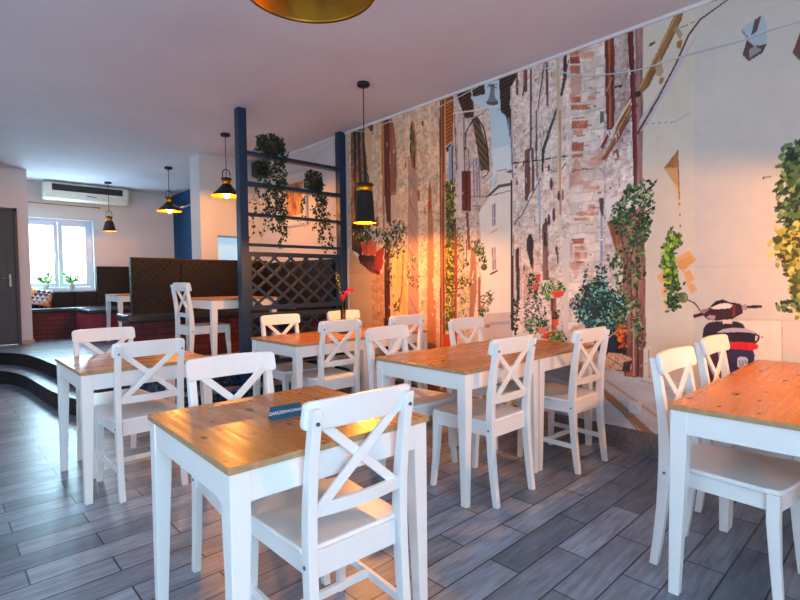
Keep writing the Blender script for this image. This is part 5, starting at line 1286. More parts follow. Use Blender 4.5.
('plain',(150,96,66),[(3.289,2.278),(3.281,2.28),(3.296,2.234),(3.304,2.24)]),
('plain',(244,212,180),[(3.287,2.569),(3.276,2.57),(3.28,2.522),(3.291,2.528)]),
('plain',(244,212,180),[(4.177,2.689),(4.159,2.688),(4.169,2.627),(4.186,2.636)]),
('plain',(190,130,90),[(3.475,1.676),(3.464,1.678),(3.457,1.622),(3.469,1.628)]),
('plain',(244,212,180),[(3.511,1.649),(3.498,1.651),(3.512,1.6),(3.525,1.606)]),
('plain',(150,96,66),[(4.004,1.873),(3.987,1.875),(3.977,1.817),(3.993,1.824)]),
('plain',(150,96,66),[(3.982,1.655),(3.965,1.657),(3.973,1.61),(3.991,1.616)]),
('plain',(150,96,66),[(3.653,1.293),(3.639,1.295),(3.653,1.237),(3.666,1.243)]),
('plain',(170,110,70),[(3.639,1.505),(3.623,1.507),(3.618,1.467),(3.633,1.471)]),
('plain',(150,96,66),[(4.196,0.884),(4.181,0.888),(4.172,0.842),(4.188,0.846)]),
('plain',(190,130,90),[(3.611,2.596),(3.599,2.597),(3.589,2.546),(3.601,2.553)]),
('plain',(244,212,180),[(3.483,1.191),(3.471,1.194),(3.471,1.147),(3.483,1.152)]),
('plain',(170,110,70),[(3.974,2.451),(3.959,2.452),(3.948,2.392),(3.963,2.4)]),
('plain',(150,96,66),[(3.922,1.811),(3.906,1.813),(3.891,1.76),(3.906,1.766)]),
('plain',(170,110,70),[(3.757,1.199),(3.739,1.202),(3.74,1.18),(3.758,1.182)]),
('plain',(244,212,180),[(4.253,1.962),(4.238,1.964),(4.238,1.942),(4.253,1.946)]),
('plain',(190,130,90),[(3.801,2.589),(3.793,2.591),(3.782,2.524),(3.79,2.532)]),
('plain',(150,96,66),[(4.003,2.263),(3.989,2.264),(3.99,2.236),(4.004,2.24)]),
('plain',(244,212,180),[(3.869,2.072),(3.851,2.073),(3.866,2.028),(3.884,2.035)]),
('plain',(190,130,90),[(3.671,0.727),(3.656,0.731),(3.645,0.688),(3.66,0.691)]),
('plain',(244,212,180),[(3.344,2.31),(3.329,2.311),(3.341,2.255),(3.355,2.262)]),
('plain',(150,96,66),[(3.47,2.258),(3.46,2.259),(3.459,2.236),(3.47,2.239)]),
('plain',(244,212,180),[(3.756,1.931),(3.742,1.933),(3.744,1.88),(3.758,1.886)]),
('plain',(170,110,70),[(3.294,1.355),(3.279,1.357),(3.281,1.333),(3.296,1.335)]),
('plain',(244,212,180),[(4.199,2.242),(4.18,2.242),(4.18,2.193),(4.199,2.2)]),
('plain',(170,110,70),[(3.73,1.592),(3.716,1.594),(3.723,1.568),(3.737,1.571)]),
('plain',(170,110,70),[(4.109,0.824),(4.096,0.828),(4.088,0.771),(4.101,0.776)]),
('plain',(244,212,180),[(4.231,2.148),(4.217,2.15),(4.213,2.128),(4.226,2.132)]),
('plain',(244,212,180),[(3.997,0.952),(3.982,0.956),(3.98,0.924),(3.996,0.926)]),
('plain',(244,212,180),[(4.201,2.509),(4.186,2.51),(4.188,2.492),(4.204,2.496)]),
('plain',(244,212,180),[(3.766,1.336),(3.753,1.339),(3.759,1.296),(3.772,1.301)]),
('plain',(244,212,180),[(3.573,2.407),(3.564,2.408),(3.561,2.379),(3.57,2.384)]),
('plain',(190,130,90),[(4.111,1.721),(4.099,1.723),(4.101,1.702),(4.113,1.705)]),
('plain',(244,212,180),[(4.011,2.704),(4.002,2.705),(4.001,2.657),(4.009,2.663)]),
('plain',(170,110,70),[(3.577,2.564),(3.561,2.564),(3.566,2.523),(3.581,2.53)]),
('plain',(244,212,180),[(3.33,0.993),(3.322,0.996),(3.334,0.951),(3.342,0.955)]),
('plain',(244,212,180),[(4.129,1.773),(4.115,1.775),(4.126,1.711),(4.14,1.718)]),
('plain',(150,96,66),[(4.036,0.851),(4.025,0.855),(4.032,0.798),(4.042,0.803)]),
('plain',(244,212,180),[(3.727,1.237),(3.71,1.24),(3.711,1.184),(3.728,1.189)]),
('plain',(244,212,180),[(3.551,1.609),(3.537,1.612),(3.538,1.596),(3.552,1.598)]),
('plain',(244,212,180),[(3.371,0.906),(3.362,0.91),(3.355,0.877),(3.364,0.88)]),
('plain',(244,212,180),[(3.765,2.083),(3.755,2.084),(3.756,2.068),(3.767,2.071)]),
('plain',(190,130,90),[(3.67,2.197),(3.656,2.198),(3.657,2.174),(3.671,2.178)]),
('plain',(170,110,70),[(3.91,0.915),(3.902,0.919),(3.913,0.866),(3.921,0.87)]),
('plain',(244,212,180),[(3.621,1.479),(3.61,1.482),(3.615,1.446),(3.627,1.45)]),
('plain',(190,130,90),[(3.387,1.928),(3.371,1.929),(3.375,1.913),(3.39,1.916)]),
('plain',(244,212,180),[(3.967,1.756),(3.954,1.758),(3.953,1.741),(3.966,1.744)]),
('plain',(244,212,180),[(4.02,1.371),(4.009,1.374),(4.009,1.358),(4.019,1.359)]),
('plain',(190,130,90),[(4.258,1.666),(4.24,1.668),(4.258,1.612),(4.277,1.618)]),
('plain',(170,110,70),[(3.389,1.334),(3.375,1.337),(3.382,1.309),(3.396,1.312)]),
('plain',(150,96,66),[(3.933,1.294),(3.917,1.297),(3.902,1.246),(3.917,1.251)]),
('plain',(244,212,180),[(4.091,1.497),(4.077,1.5),(4.082,1.454),(4.096,1.459)]),
('plain',(150,96,66),[(3.877,1.393),(3.863,1.395),(3.869,1.347),(3.882,1.352)]),
('plain',(244,212,180),[(3.361,1.244),(3.346,1.247),(3.334,1.185),(3.349,1.191)]),
('plain',(244,212,180),[(4.135,1.861),(4.117,1.863),(4.128,1.823),(4.145,1.828)]),
('plain',(244,212,180),[(3.389,2.552),(3.379,2.553),(3.373,2.514),(3.382,2.519)]),
('plain',(150,96,66),[(3.992,1.466),(3.98,1.468),(3.993,1.417),(4.005,1.423)]),
('plain',(190,130,90),[(3.429,1.068),(3.416,1.071),(3.412,1.036),(3.424,1.039)]),
('plain',(244,212,180),[(3.508,2.16),(3.5,2.162),(3.498,2.137),(3.507,2.141)]),
('plain',(150,96,66),[(4.0,2.404),(3.992,2.406),(3.978,2.358),(3.986,2.364)]),
('plain',(150,96,66),[(3.964,2.22),(3.954,2.222),(3.958,2.173),(3.969,2.179)]),
('plain',(120,90,84),[(3.15,1.505),(3.144,1.508),(3.148,1.483),(3.154,1.486)]),
('plain',(236,216,206),[(2.954,1.357),(2.946,1.359),(2.93,1.279),(2.938,1.287)]),
('plain',(150,110,100),[(3.092,2.53),(3.084,2.531),(3.077,2.452),(3.085,2.461)]),
('plain',(120,90,84),[(3.01,1.649),(2.999,1.651),(3.006,1.567),(3.016,1.576)]),
('plain',(120,90,84),[(3.076,2.187),(3.065,2.188),(3.055,2.136),(3.066,2.142)]),
('plain',(150,110,100),[(2.798,2.191),(2.791,2.193),(2.794,2.165),(2.801,2.169)]),
('plain',(150,110,100),[(3.058,1.731),(3.051,1.733),(3.056,1.686),(3.063,1.691)]),
('plain',(236,216,206),[(2.971,2.041),(2.965,2.043),(2.971,2.019),(2.977,2.022)]),
('plain',(236,216,206),[(2.895,2.586),(2.888,2.587),(2.883,2.556),(2.89,2.561)]),
('plain',(120,90,84),[(2.971,1.965),(2.96,1.966),(2.973,1.921),(2.984,1.927)]),
('plain',(150,110,100),[(2.923,1.316),(2.917,1.319),(2.921,1.285),(2.928,1.288)]),
('plain',(150,110,100),[(2.777,1.898),(2.767,1.899),(2.78,1.835),(2.791,1.842)]),
('plain',(120,90,84),[(2.796,1.754),(2.787,1.756),(2.798,1.719),(2.807,1.724)]),
('plain',(150,110,100),[(3.041,1.816),(3.036,1.818),(3.027,1.782),(3.032,1.786)]),
('plain',(236,216,206),[(2.861,2.181),(2.855,2.182),(2.855,2.104),(2.861,2.112)]),
('plain',(236,216,206),[(2.852,1.314),(2.842,1.316),(2.863,1.232),(2.873,1.241)]),
('plain',(120,90,84),[(3.006,1.511),(3.0,1.513),(3.024,1.434),(3.031,1.442)]),
('plain',(236,216,206),[(3.107,2.126),(3.097,2.128),(3.105,2.074),(3.115,2.081)]),
('plain',(120,90,84),[(2.916,1.904),(2.909,1.905),(2.907,1.88),(2.914,1.883)]),
('plain',(120,90,84),[(3.127,2.111),(3.116,2.113),(3.111,2.077),(3.121,2.081)]),
('plain',(150,110,100),[(3.04,2.302),(3.032,2.303),(3.035,2.272),(3.042,2.276)]),
('plain',(120,90,84),[(2.988,2.598),(2.979,2.599),(2.985,2.553),(2.993,2.559)]),
('plain',(120,90,84),[(2.837,1.416),(2.833,1.418),(2.841,1.386),(2.846,1.389)]),
('plain',(236,216,206),[(3.129,1.06),(3.121,1.063),(3.137,0.976),(3.145,0.984)]),
('plain',(236,216,206),[(2.861,1.22),(2.851,1.223),(2.853,1.198),(2.863,1.2)]),
('plain',(120,90,84),[(2.822,1.39),(2.814,1.392),(2.811,1.371),(2.819,1.373)]),
('plain',(120,90,84),[(3.015,1.609),(3.009,1.611),(2.995,1.549),(3.001,1.555)]),
('plain',(120,90,84),[(2.916,1.818),(2.907,1.82),(2.902,1.791),(2.91,1.795)]),
('plain',(236,216,206),[(2.871,1.919),(2.863,1.921),(2.863,1.847),(2.871,1.855)]),
('plain',(236,216,206),[(2.927,1.714),(2.919,1.716),(2.917,1.692),(2.926,1.695)]),
('plain',(236,216,206),[(3.046,2.553),(3.041,2.555),(3.04,2.513),(3.045,2.518)]),
('plain',(236,216,206),[(2.78,1.449),(2.773,1.452),(2.754,1.384),(2.761,1.391)]),
('plain',(150,110,100),[(3.152,1.091),(3.141,1.094),(3.163,1.012),(3.173,1.019)]),
('plain',(120,90,84),[(2.836,1.588),(2.825,1.59),(2.813,1.517),(2.823,1.524)]),
('plain',(120,90,84),[(3.062,2.218),(3.055,2.22),(3.058,2.196),(3.064,2.199)]),
('plain',(236,216,206),[(2.847,1.889),(2.839,1.891),(2.853,1.817),(2.862,1.825)]),
('plain',(150,110,100),[(2.788,2.209),(2.783,2.211),(2.776,2.162),(2.781,2.167)]),
('plain',(150,110,100),[(3.138,1.854),(3.132,1.856),(3.109,1.774),(3.114,1.783)]),
('plain',(236,216,206),[(2.849,2.351),(2.842,2.352),(2.849,2.327),(2.856,2.331)]),
('plain',(150,110,100),[(2.79,2.238),(2.784,2.239),(2.781,2.193),(2.787,2.198)]),
('plaster',(214,204,190),[(1.381,3.133),(0.721,3.209),(1.062,2.627),(1.036,0.43),(1.358,0.531)]),
('plaster',(206,201,194),[(1.071,3.38),(0.159,4.098),(0.079,0.278),(1.036,0.43)]),
('plain',(206,204,196),[(1.065,2.629),(1.041,1.085),(1.035,1.085),(1.059,2.627)]),
('wood',(150,108,70),[(1.172,2.971),(1.107,2.996),(1.159,2.863),(1.337,2.534),(1.389,2.501),(1.396,2.558),(1.293,2.741)]),
('plain',(196,160,112),[(1.169,2.959),(1.4,2.546),(1.393,2.54),(1.162,2.953)]),
('plain',(120,78,48),[(1.138,2.922),(1.36,2.535),(1.353,2.529),(1.132,2.916)]),
('plain',(176,150,116),[(1.183,2.859),(1.162,2.877),(1.129,2.808),(1.146,2.782)]),
('plain',(160,116,70),[(1.164,2.775),(1.128,2.782),(1.139,2.722),(1.163,2.737)]),
('plain',(178,152,118),[(1.299,2.663),(1.268,2.706),(1.242,2.606),(1.26,2.578),(1.286,2.593)]),
('plain',(160,116,70),[(1.266,2.574),(1.238,2.572),(1.25,2.529),(1.272,2.536)]),
('plain',(196,190,196),[(1.394,2.325),(1.168,2.622),(1.064,2.766),(1.041,2.783),(1.132,2.624),(1.341,2.279),(1.407,2.232)]),
('plain',(106,62,60),[(0.875,2.937),(1.035,2.872),(1.029,2.86),(0.871,2.929)]),
('plain',(106,62,60),[(1.035,2.872),(1.098,2.8),(1.089,2.789),(1.026,2.862)]),
('plain',(106,62,60),[(1.098,2.8),(1.174,2.639),(1.163,2.63),(1.087,2.791)]),
('plain',(106,62,60),[(1.173,2.64),(1.271,2.465),(1.26,2.456),(1.163,2.631)]),
('plain',(106,62,60),[(1.27,2.466),(1.418,2.238),(1.403,2.227),(1.259,2.457)]),
('plain',(120,104,100),[(1.345,2.802),(1.292,2.832),(1.295,2.836),(1.348,2.807)]),
('plain',(120,104,100),[(1.171,2.852),(1.063,2.864),(1.065,2.869),(1.173,2.857)]),
('plain',(70,50,50),[(1.331,2.807),(1.297,2.809),(1.302,2.823),(1.336,2.821)]),
('plain',(150,140,130),[(1.355,2.287),(1.169,2.257),(1.17,2.261),(1.355,2.291)]),
('plain',(150,140,130),[(1.17,2.257),(1.08,2.294),(1.082,2.298),(1.172,2.261)]),
('wood',(176,116,76),[(1.235,1.969),(1.153,2.07),(1.147,1.958)]),
('plaster',(206,160,104),[(1.235,1.969),(1.147,1.958),(1.141,1.81),(1.185,1.882)]),
('plaster',(222,194,150),[(1.185,1.882),(1.141,1.81),(1.134,1.665),(1.153,1.746)]),
('plain',(150,90,60),[(1.155,2.074),(1.14,1.743),(1.134,1.742),(1.148,2.073)]),
('plain',(140,84,66),[(1.134,1.789),(1.134,1.786),(1.135,1.783),(1.137,1.781),(1.139,1.781),(1.14,1.782),(1.142,1.784),(1.143,1.787),(1.144,1.79),(1.143,1.794),(1.142,1.797),(1.141,1.798),(1.139,1.799),(1.137,1.798),(1.135,1.796),(1.134,1.793)]),
('plain',(140,84,66),[(1.131,1.717),(1.132,1.713),(1.133,1.71),(1.134,1.709),(1.136,1.708),(1.138,1.709),(1.139,1.711),(1.141,1.714),(1.141,1.718),(1.141,1.721),(1.14,1.724),(1.138,1.726),(1.136,1.727),(1.134,1.726),(1.133,1.723),(1.132,1.72)]),
('plain',(140,84,66),[(1.129,1.644),(1.129,1.641),(1.13,1.638),(1.132,1.636),(1.133,1.636),(1.135,1.637),(1.137,1.639),(1.138,1.642),(1.138,1.645),(1.138,1.649),(1.137,1.652),(1.135,1.654),(1.134,1.654),(1.132,1.653),(1.13,1.651),(1.129,1.648)]),
('plain',(140,84,66),[(1.126,1.572),(1.126,1.569),(1.127,1.566),(1.129,1.564),(1.131,1.563),(1.133,1.564),(1.134,1.566),(1.135,1.569),(1.136,1.573),(1.135,1.576),(1.134,1.579),(1.133,1.581),(1.131,1.582),(1.129,1.581),(1.128,1.579),(1.126,1.576)]),
('plain',(140,84,66),[(1.123,1.5),(1.124,1.496),(1.125,1.493),(1.126,1.491),(1.128,1.491),(1.13,1.492),(1.132,1.494),(1.133,1.497),(1.133,1.5),(1.133,1.504),(1.132,1.507),(1.13,1.509),(1.128,1.509),(1.126,1.508),(1.125,1.506),(1.124,1.503)]),
('plaster',(176,190,200),[(0.809,2.723),(0.739,2.762),(0.71,2.774),(0.683,2.723),(0.678,2.595),(0.697,2.555),(0.765,2.525),(0.799,2.572),(0.777,2.653)]),
('plain',(96,76,78),[(0.739,2.756),(0.707,2.77),(0.726,2.687),(0.758,2.669)]),
('plain',(98,70,72),[(0.777,2.653),(0.737,2.601),(0.678,2.598),(0.697,2.55),(0.768,2.523),(0.799,2.572)]),
('plaster',(150,150,154),[(0.766,2.59),(0.737,2.604),(0.702,2.569),(0.761,2.541)]),
('plain',(90,70,70),[(0.806,2.715),(0.774,2.661),(0.77,2.664),(0.802,2.718)]),
('plain',(110,74,66),[(0.558,2.503),(0.526,2.604),(0.473,2.601),(0.47,2.425),(0.528,2.455)]),
('plaster',(236,206,170),[(1.388,1.671),(1.349,1.735),(1.358,0.552),(1.379,0.549)]),
('bark',(146,96,88),[(1.513,1.683),(1.356,1.736),(1.335,0.534),(1.49,0.527)]),
('plain',(206,180,176),[(1.492,1.077),(1.491,0.555),(1.474,0.557),(1.475,1.077)]),
('plain',(90,50,56),[(1.415,1.57),(1.399,0.538),(1.385,0.54),(1.401,1.569)]),
('plain',(110,60,60),[(1.453,1.503),(1.439,0.576),(1.429,0.577),(1.444,1.502)]),
('plain',(196,160,156),[(1.429,1.078),(1.425,0.535),(1.415,0.536),(1.419,1.078)]),
('bark',(150,96,70),[(1.621,1.644),(1.513,1.683),(1.496,1.348),(1.554,1.436)]),
('plain',(226,224,224),[(1.637,1.805),(1.514,1.825),(1.621,1.651)]),
('leaves',[(46,84,52),(70,112,64),(34,60,44),(96,140,80),(60,98,62),(23,42,26),(29,47,26)],[(1.465,1.903),(1.39,1.872),(1.305,1.92),(1.303,1.764),(1.315,1.595),(1.353,1.495),(1.413,1.429),(1.469,1.503),(1.54,1.543),(1.591,1.641),(1.57,1.761),(1.513,1.79)],500,0.0135),
('leaves',[(110,140,84),(84,118,74),(140,160,104),(60,90,60),(55,70,42),(35,49,31)],[(1.583,1.438),(1.497,1.504),(1.427,1.465),(1.347,1.495),(1.358,1.253),(1.411,1.148),(1.451,1.005),(1.507,0.859),(1.579,0.927),(1.617,1.073),(1.538,1.183),(1.626,1.352)],275,0.0138),
('leaves',[(110,140,84),(84,118,74),(140,160,104),(60,90,60),(55,70,42),(35,49,31)],[(1.466,1.076),(1.383,1.078),(1.347,0.764),(1.408,0.724)],75,0.0125),
('plain',(60,56,56),[(1.537,1.615),(1.507,1.468),(1.5,1.469),(1.53,1.616)]),
('plain',(60,56,56),[(1.508,1.469),(1.464,1.344),(1.457,1.346),(1.501,1.471)]),
('plain',(76,60,56),[(1.392,1.673),(1.444,1.395),(1.437,1.393),(1.385,1.671)]),
('bark',(40,52,60),[(1.779,1.183),(1.671,1.22),(1.581,1.132),(1.487,1.076),(1.469,0.631),(1.622,0.584),(1.761,0.842),(1.842,0.976)]),
('leaves',[(34,84,82),(60,124,116),(24,54,58),(110,176,160),(44,100,84),(28,44,54),(150,206,190),(17,42,41),(25,52,48)],[(1.925,1.043),(1.851,1.091),(1.795,1.183),(1.717,1.235),(1.641,1.22),(1.581,1.161),(1.494,1.09),(1.472,0.99),(1.485,0.875),(1.534,0.748),(1.622,0.688),(1.73,0.806),(1.793,0.878),(1.858,0.944)],775,0.0127),
('leaves',[(34,84,82),(60,124,116),(24,54,58),(110,176,160),(44,100,84),(28,44,54),(150,206,190),(17,42,41),(25,52,48)],[(1.702,1.31),(1.634,1.337),(1.611,1.205),(1.686,1.191)],75,0.0109),
('leaves',[(30,60,60),(50,90,80),(15,30,30),(21,37,33)],[(1.795,1.32),(1.764,1.319),(1.763,1.221),(1.795,1.221)],20,0.0101),
('leaves',[(110,130,84),(84,110,74),(55,65,42),(35,46,31)],[(1.58,1.015),(1.48,1.047),(1.471,0.861),(1.579,0.825)],150,0.0107),
('bark',(30,42,60),[(1.623,0.814),(1.478,0.825),(1.476,0.558),(1.622,0.569)]),
('leaves',[(240,106,24),(226,84,24),(246,140,50),(120,53,12),(94,35,10)],[(1.535,0.872),(1.478,0.897),(1.47,0.754),(1.505,0.7),(1.542,0.798)],62,0.0128),
('plain',(200,196,190),[(1.607,0.79),(1.533,0.856),(1.536,0.86),(1.611,0.795)]),
('stone',(222,180,158),[(1.637,0.642),(1.593,0.691),(1.505,0.685),(1.435,0.664),(1.441,0.57),(1.533,0.565),(1.622,0.569)]),
('plain',(84,60,60),[(1.491,0.629),(1.435,0.649),(1.448,0.562),(1.504,0.562)]),
('plain',(130,90,80),[(1.61,0.65),(1.506,0.594),(1.502,0.601),(1.606,0.657)]),
('plaster',(224,216,212),[(1.357,0.742),(1.307,0.761),(1.305,0.531),(1.355,0.531)]),
('plain',(150,140,150),[(1.323,0.733),(1.318,0.535),(1.312,0.536),(1.317,0.733)]),
('pave',(206,208,214),[(2.804,0.627),(2.439,0.694),(2.097,0.69),(1.907,0.66),(1.652,0.558),(1.483,0.528),(1.365,0.523),(1.279,0.542),(1.061,0.532),(1.002,0.462),(0.68,0.465),(0.081,0.382),(0.041,-1.525),(3.443,-3.108),(3.412,-0.175)]),
('plain',(164,128,104),[(1.773,0.46),(1.545,0.297),(1.516,0.335),(1.748,0.493)]),
('plain',(164,128,104),[(1.547,0.298),(1.31,0.111),(1.278,0.154),(1.517,0.336)]),
('plain',(120,110,116),[(1.624,0.342),(1.504,0.259),(1.499,0.266),(1.618,0.35)]),
('plain',(120,110,116),[(1.506,0.26),(1.378,0.14),(1.372,0.147),(1.5,0.267)]),
('plain',(196,172,154),[(1.627,0.472),(1.223,0.244),(1.212,0.263),(1.617,0.489)]),
('plain',(180,180,188),[(1.381,0.509),(1.002,0.444),(1.0,0.453),(1.378,0.519)]),
('plain',(226,226,230),[(1.282,0.521),(1.062,0.505),(1.058,0.532),(1.277,0.549)]),
('pave',(176,176,186),[(2.36,0.667),(2.097,0.642),(1.89,0.584),(1.667,0.534),(1.743,0.387),(2.169,0.47)]),
('plain',(200,110,70),[(1.476,0.544),(1.42,0.572),(1.434,0.528)]),
('plaster',(226,170,112),[(1.167,1.35),(1.077,1.409),(1.03,1.345),(1.105,1.275),(1.093,1.242)]),
('plaster',(220,160,100),[(1.154,1.336),(1.071,1.372),(1.047,1.333),(1.129,1.282)]),
('plaster',(226,170,112),[(1.105,1.269),(1.07,1.281),(1.04,1.222),(1.086,1.183)]),
('plaster',(226,170,112),[(1.086,1.183),(1.051,1.196),(1.024,1.157),(1.056,1.124)]),
('plaster',(226,170,112),[(1.273,1.238),(1.228,1.285),(1.203,1.217),(1.247,1.197)]),
('plaster',(230,184,136),[(1.246,1.163),(1.202,1.183),(1.201,1.102),(1.239,1.108)]),
('plaster',(230,184,136),[(1.233,1.075),(1.189,1.089),(1.188,1.028),(1.213,1.014)]),
('leaves',[(84,110,56),(110,130,60),(42,55,28),(46,54,25)],[(1.206,1.539),(1.181,1.564),(1.156,1.469),(1.205,1.459)],32,0.0128),
('plain',(140,70,54),[(1.181,1.51),(1.132,1.533),(1.125,1.46),(1.167,1.416)]),
('leaves',[(110,160,50),(150,190,60),(74,120,50),(180,206,90),(60,100,50),(55,80,25),(63,79,25)],[(1.23,1.46),(1.187,1.511),(1.132,1.527),(1.125,1.46),(1.167,1.416),(1.18,1.404),(1.23,1.42)],75,0.0148),
('leaves',[(110,160,50),(150,190,60),(74,120,50),(180,206,90),(60,100,50),(55,80,25),(63,79,25)],[(1.236,1.366),(1.211,1.432),(1.18,1.417),(1.173,1.337),(1.166,1.27),(1.203,1.271),(1.241,1.298)],162,0.0159),
('leaves',[(110,160,50),(46,84,52),(70,112,64),(190,190,60),(55,80,25),(19,35,21)],[(1.21,1.284),(1.166,1.283),(1.135,1.19),(1.152,1.136),(1.177,1.116),(1.208,1.176)],150,0.0149),
('leaves',[(46,84,52),(70,112,64),(74,120,50),(23,42,26),(29,47,26)],[(1.201,1.109),(1.152,1.11),(1.133,1.083),(1.145,1.03),(1.188,1.008),(1.207,1.055)],62,0.0139),
('bark',(60,80,56),[(0.56,1.929),(0.387,2.032),(0.346,0.935),(0.492,1.155),(0.561,1.443)]),
('leaves',[(70,104,66),(94,126,74),(50,78,56),(120,146,84),(35,52,33),(39,52,31)],[(0.592,1.907),(0.574,1.983),(0.516,2.005),(0.346,2.077),(0.335,1.483),(0.604,1.493),(0.597,1.648),(0.608,1.736),(0.586,1.82)],650,0.021),
('leaves',[(140,150,60),(176,170,74),(100,116,50),(70,84,44),(200,190,100),(70,75,30),(73,71,31)],[(0.604,1.504),(0.336,1.51),(0.325,0.937),(0.499,0.994),(0.514,1.097),(0.567,1.224),(0.606,1.329),(0.617,1.435)],650,0.0211),
('leaves',[(70,104,66),(94,126,74),(50,78,56),(120,146,84),(35,52,33),(39,52,31)],[(0.597,1.072),(0.537,1.102),(0.5,1.08),(0.5,1.052),(0.563,1.038)],32,0.0171),
('plain',(110,90,90),[(0.686,1.815),(0.617,1.823),(0.618,1.827),(0.687,1.82)]),
('plain',(60,50,56),[(0.677,1.814),(0.678,1.811),(0.679,1.809),(0.681,1.808),(0.683,1.807),(0.685,1.808),(0.687,1.81),(0.688,1.813),(0.689,1.815),(0.689,1.818),(0.687,1.82),(0.685,1.821),(0.683,1.822),(0.681,1.821),(0.679,1.819),(0.678,1.816)]),
('plain',(206,186,160),[(0.816,0.97),(0.093,0.985),(0.093,0.991),(0.816,0.976)]),
('plain',(190,170,150),[(0.584,0.979),(0.571,0.507),(0.566,0.508),(0.579,0.98)]),
('plaster',(226,218,206),[(0.81,0.961),(0.586,0.972),(0.576,0.673),(0.805,0.644)]),
('plain',(70,44,52),[(0.992,0.828),(0.988,0.896),(0.976,0.926),(0.955,0.944),(0.917,0.953),(0.804,0.959),(0.773,0.945),(0.755,0.907),(0.752,0.847),(0.753,0.663),(0.847,0.613),(0.988,0.536),(0.994,0.672)]),
('plain',(44,36,50),[(0.983,0.838),(0.981,0.897),(0.966,0.929),(0.917,0.946),(0.804,0.952),(0.769,0.929),(0.761,0.897),(0.867,0.885),(0.916,0.844)]),
('plain',(84,44,50),[(0.991,0.799),(0.866,0.772),(0.839,0.614),(0.988,0.536)]),
('plain',(40,28,34),[(0.998,0.81),(1.005,0.709),(0.993,0.709),(0.985,0.809)]),
('plain',(40,28,34),[(1.005,0.71),(0.995,0.592),(0.982,0.595),(0.993,0.713)]),
('plain',(64,32,38),[(1.042,0.967),(0.977,0.991),(0.983,1.012),(1.048,0.988)]),
('plain',(220,214,214),[(1.076,0.95),(1.041,0.967),(1.045,0.976),(1.079,0.959)]),
('plain',(110,84,84),[(0.985,0.996),(0.937,1.015),(0.94,1.024),(0.988,1.006)]),
('plain',(64,32,38),[(0.994,0.991),(0.985,1.017),(0.952,1.043),(0.923,1.079),(0.882,1.093),(0.838,1.074),(0.798,1.071),(0.779,1.059),(0.774,1.01),(0.811,0.986),(0.836,0.964),(0.876,0.964),(0.917,0.956),(0.968,0.965)]),
('plain',(40,30,38),[(0.94,1.057),(0.923,1.079),(0.882,1.091),(0.846,1.076),(0.886,1.073)]),
('plain',(120,56,54),[(0.828,1.056),(0.812,1.061),(0.814,0.993),(0.83,0.979)]),
('plain',(236,222,214),[(0.96,1.044),(0.939,1.043),(0.902,1.063),(0.862,1.072),(0.828,1.06),(0.841,1.039),(0.877,1.034),(0.927,1.028)]),
('plain',(176,150,160),[(0.972,0.975),(0.926,0.96),(0.918,0.987),(0.951,0.993)]),
('plain',(170,140,150),[(0.781,1.059),(0.759,1.067),(0.75,1.049),(0.755,1.031),(0.778,1.028)]),
('plain',(48,40,46),[(0.753,1.04),(0.678,1.046),(0.679,1.064),(0.754,1.058)]),
('plain',(150,120,124),[(0.948,1.033),(0.994,1.027),(1.011,1.01),(0.985,0.998)]),
('plain',(226,206,196),[(0.88,0.965),(0.828,0.97),(0.83,0.944),(0.879,0.939)]),
('plain',(70,60,50),[(1.079,1.1),(1.081,1.087),(1.087,1.075),(1.097,1.067),(1.108,1.064),(1.119,1.067),(1.129,1.074),(1.135,1.086),(1.138,1.099),(1.136,1.113),(1.129,1.125),(1.12,1.133),(1.109,1.136),(1.097,1.133),(1.088,1.125),(1.081,1.114)]),
('leafy',(150,170,110),[(1.086,1.1),(1.088,1.089),(1.093,1.079),(1.1,1.073),(1.109,1.07),(1.118,1.072),(1.126,1.078),(1.131,1.088),(1.133,1.099),(1.131,1.111),(1.126,1.121),(1.119,1.127),(1.11,1.13),(1.101,1.127),(1.093,1.121),(1.088,1.112)]),
('plain',(90,54,54),[(1.087,1.084),(1.039,1.06),(1.035,1.068),(1.083,1.092)]),
('plain',(90,54,54),[(1.042,1.062),(1.021,1.032),(1.015,1.038),(1.035,1.068)]),
('plain',(90,54,54),[(1.022,1.034),(1.01,1.013),(1.003,1.018),(1.016,1.039)]),
('plain',(44,36,50),[(0.904,0.873),(0.711,0.894),(0.706,0.828),(0.907,0.816)]),
('plain',(84,60,60),[(0.722,0.888),(0.692,0.869),(0.686,0.88),(0.717,0.9)]),
('plain',(84,60,60),[(0.695,0.878),(0.702,0.848),(0.692,0.845),(0.684,0.874)]),
('plain',(84,60,60),[(0.7,0.853),(0.714,0.837),(0.707,0.827),(0.693,0.843)]),
('plain',(40,30,44),[(0.867,0.885),(0.707,0.896),(0.711,0.885),(0.867,0.874)]),
('plaster',(186,178,190),[(0.915,0.88),(0.88,0.905),(0.835,0.916),(0.757,0.919),(0.707,0.9),(0.711,0.891),(0.788,0.895),(0.867,0.885)]),
('plain',(226,44,44),[(0.866,0.827),(0.791,0.833),(0.718,0.832),(0.695,0.823),(0.695,0.801),(0.717,0.788),(0.858,0.786)]),
('plain',(190,30,36),[(0.791,0.826),(0.787,0.826),(0.786,0.791),(0.79,0.79)]),
('plain',(190,30,36),[(0.756,0.829),(0.751,0.829),(0.751,0.792),(0.755,0.792)]),
('plain',(56,50,92),[(0.85,0.781),(0.719,0.786),(0.709,0.76),(0.723,0.648),(0.836,0.634)]),
('plain',(206,206,222),[(0.797,0.732),(0.786,0.741),(0.755,0.742),(0.743,0.729),(0.746,0.687),(0.785,0.668),(0.799,0.685)]),
('plain',(70,64,110),[(0.792,0.719),(0.78,0.681),(0.776,0.683),(0.787,0.721)]),
('plain',(70,64,110),[(0.776,0.725),(0.767,0.683),(0.763,0.684),(0.772,0.727)]),
('plain',(70,64,110),[(0.763,0.726),(0.751,0.698),(0.747,0.701),(0.759,0.729)]),
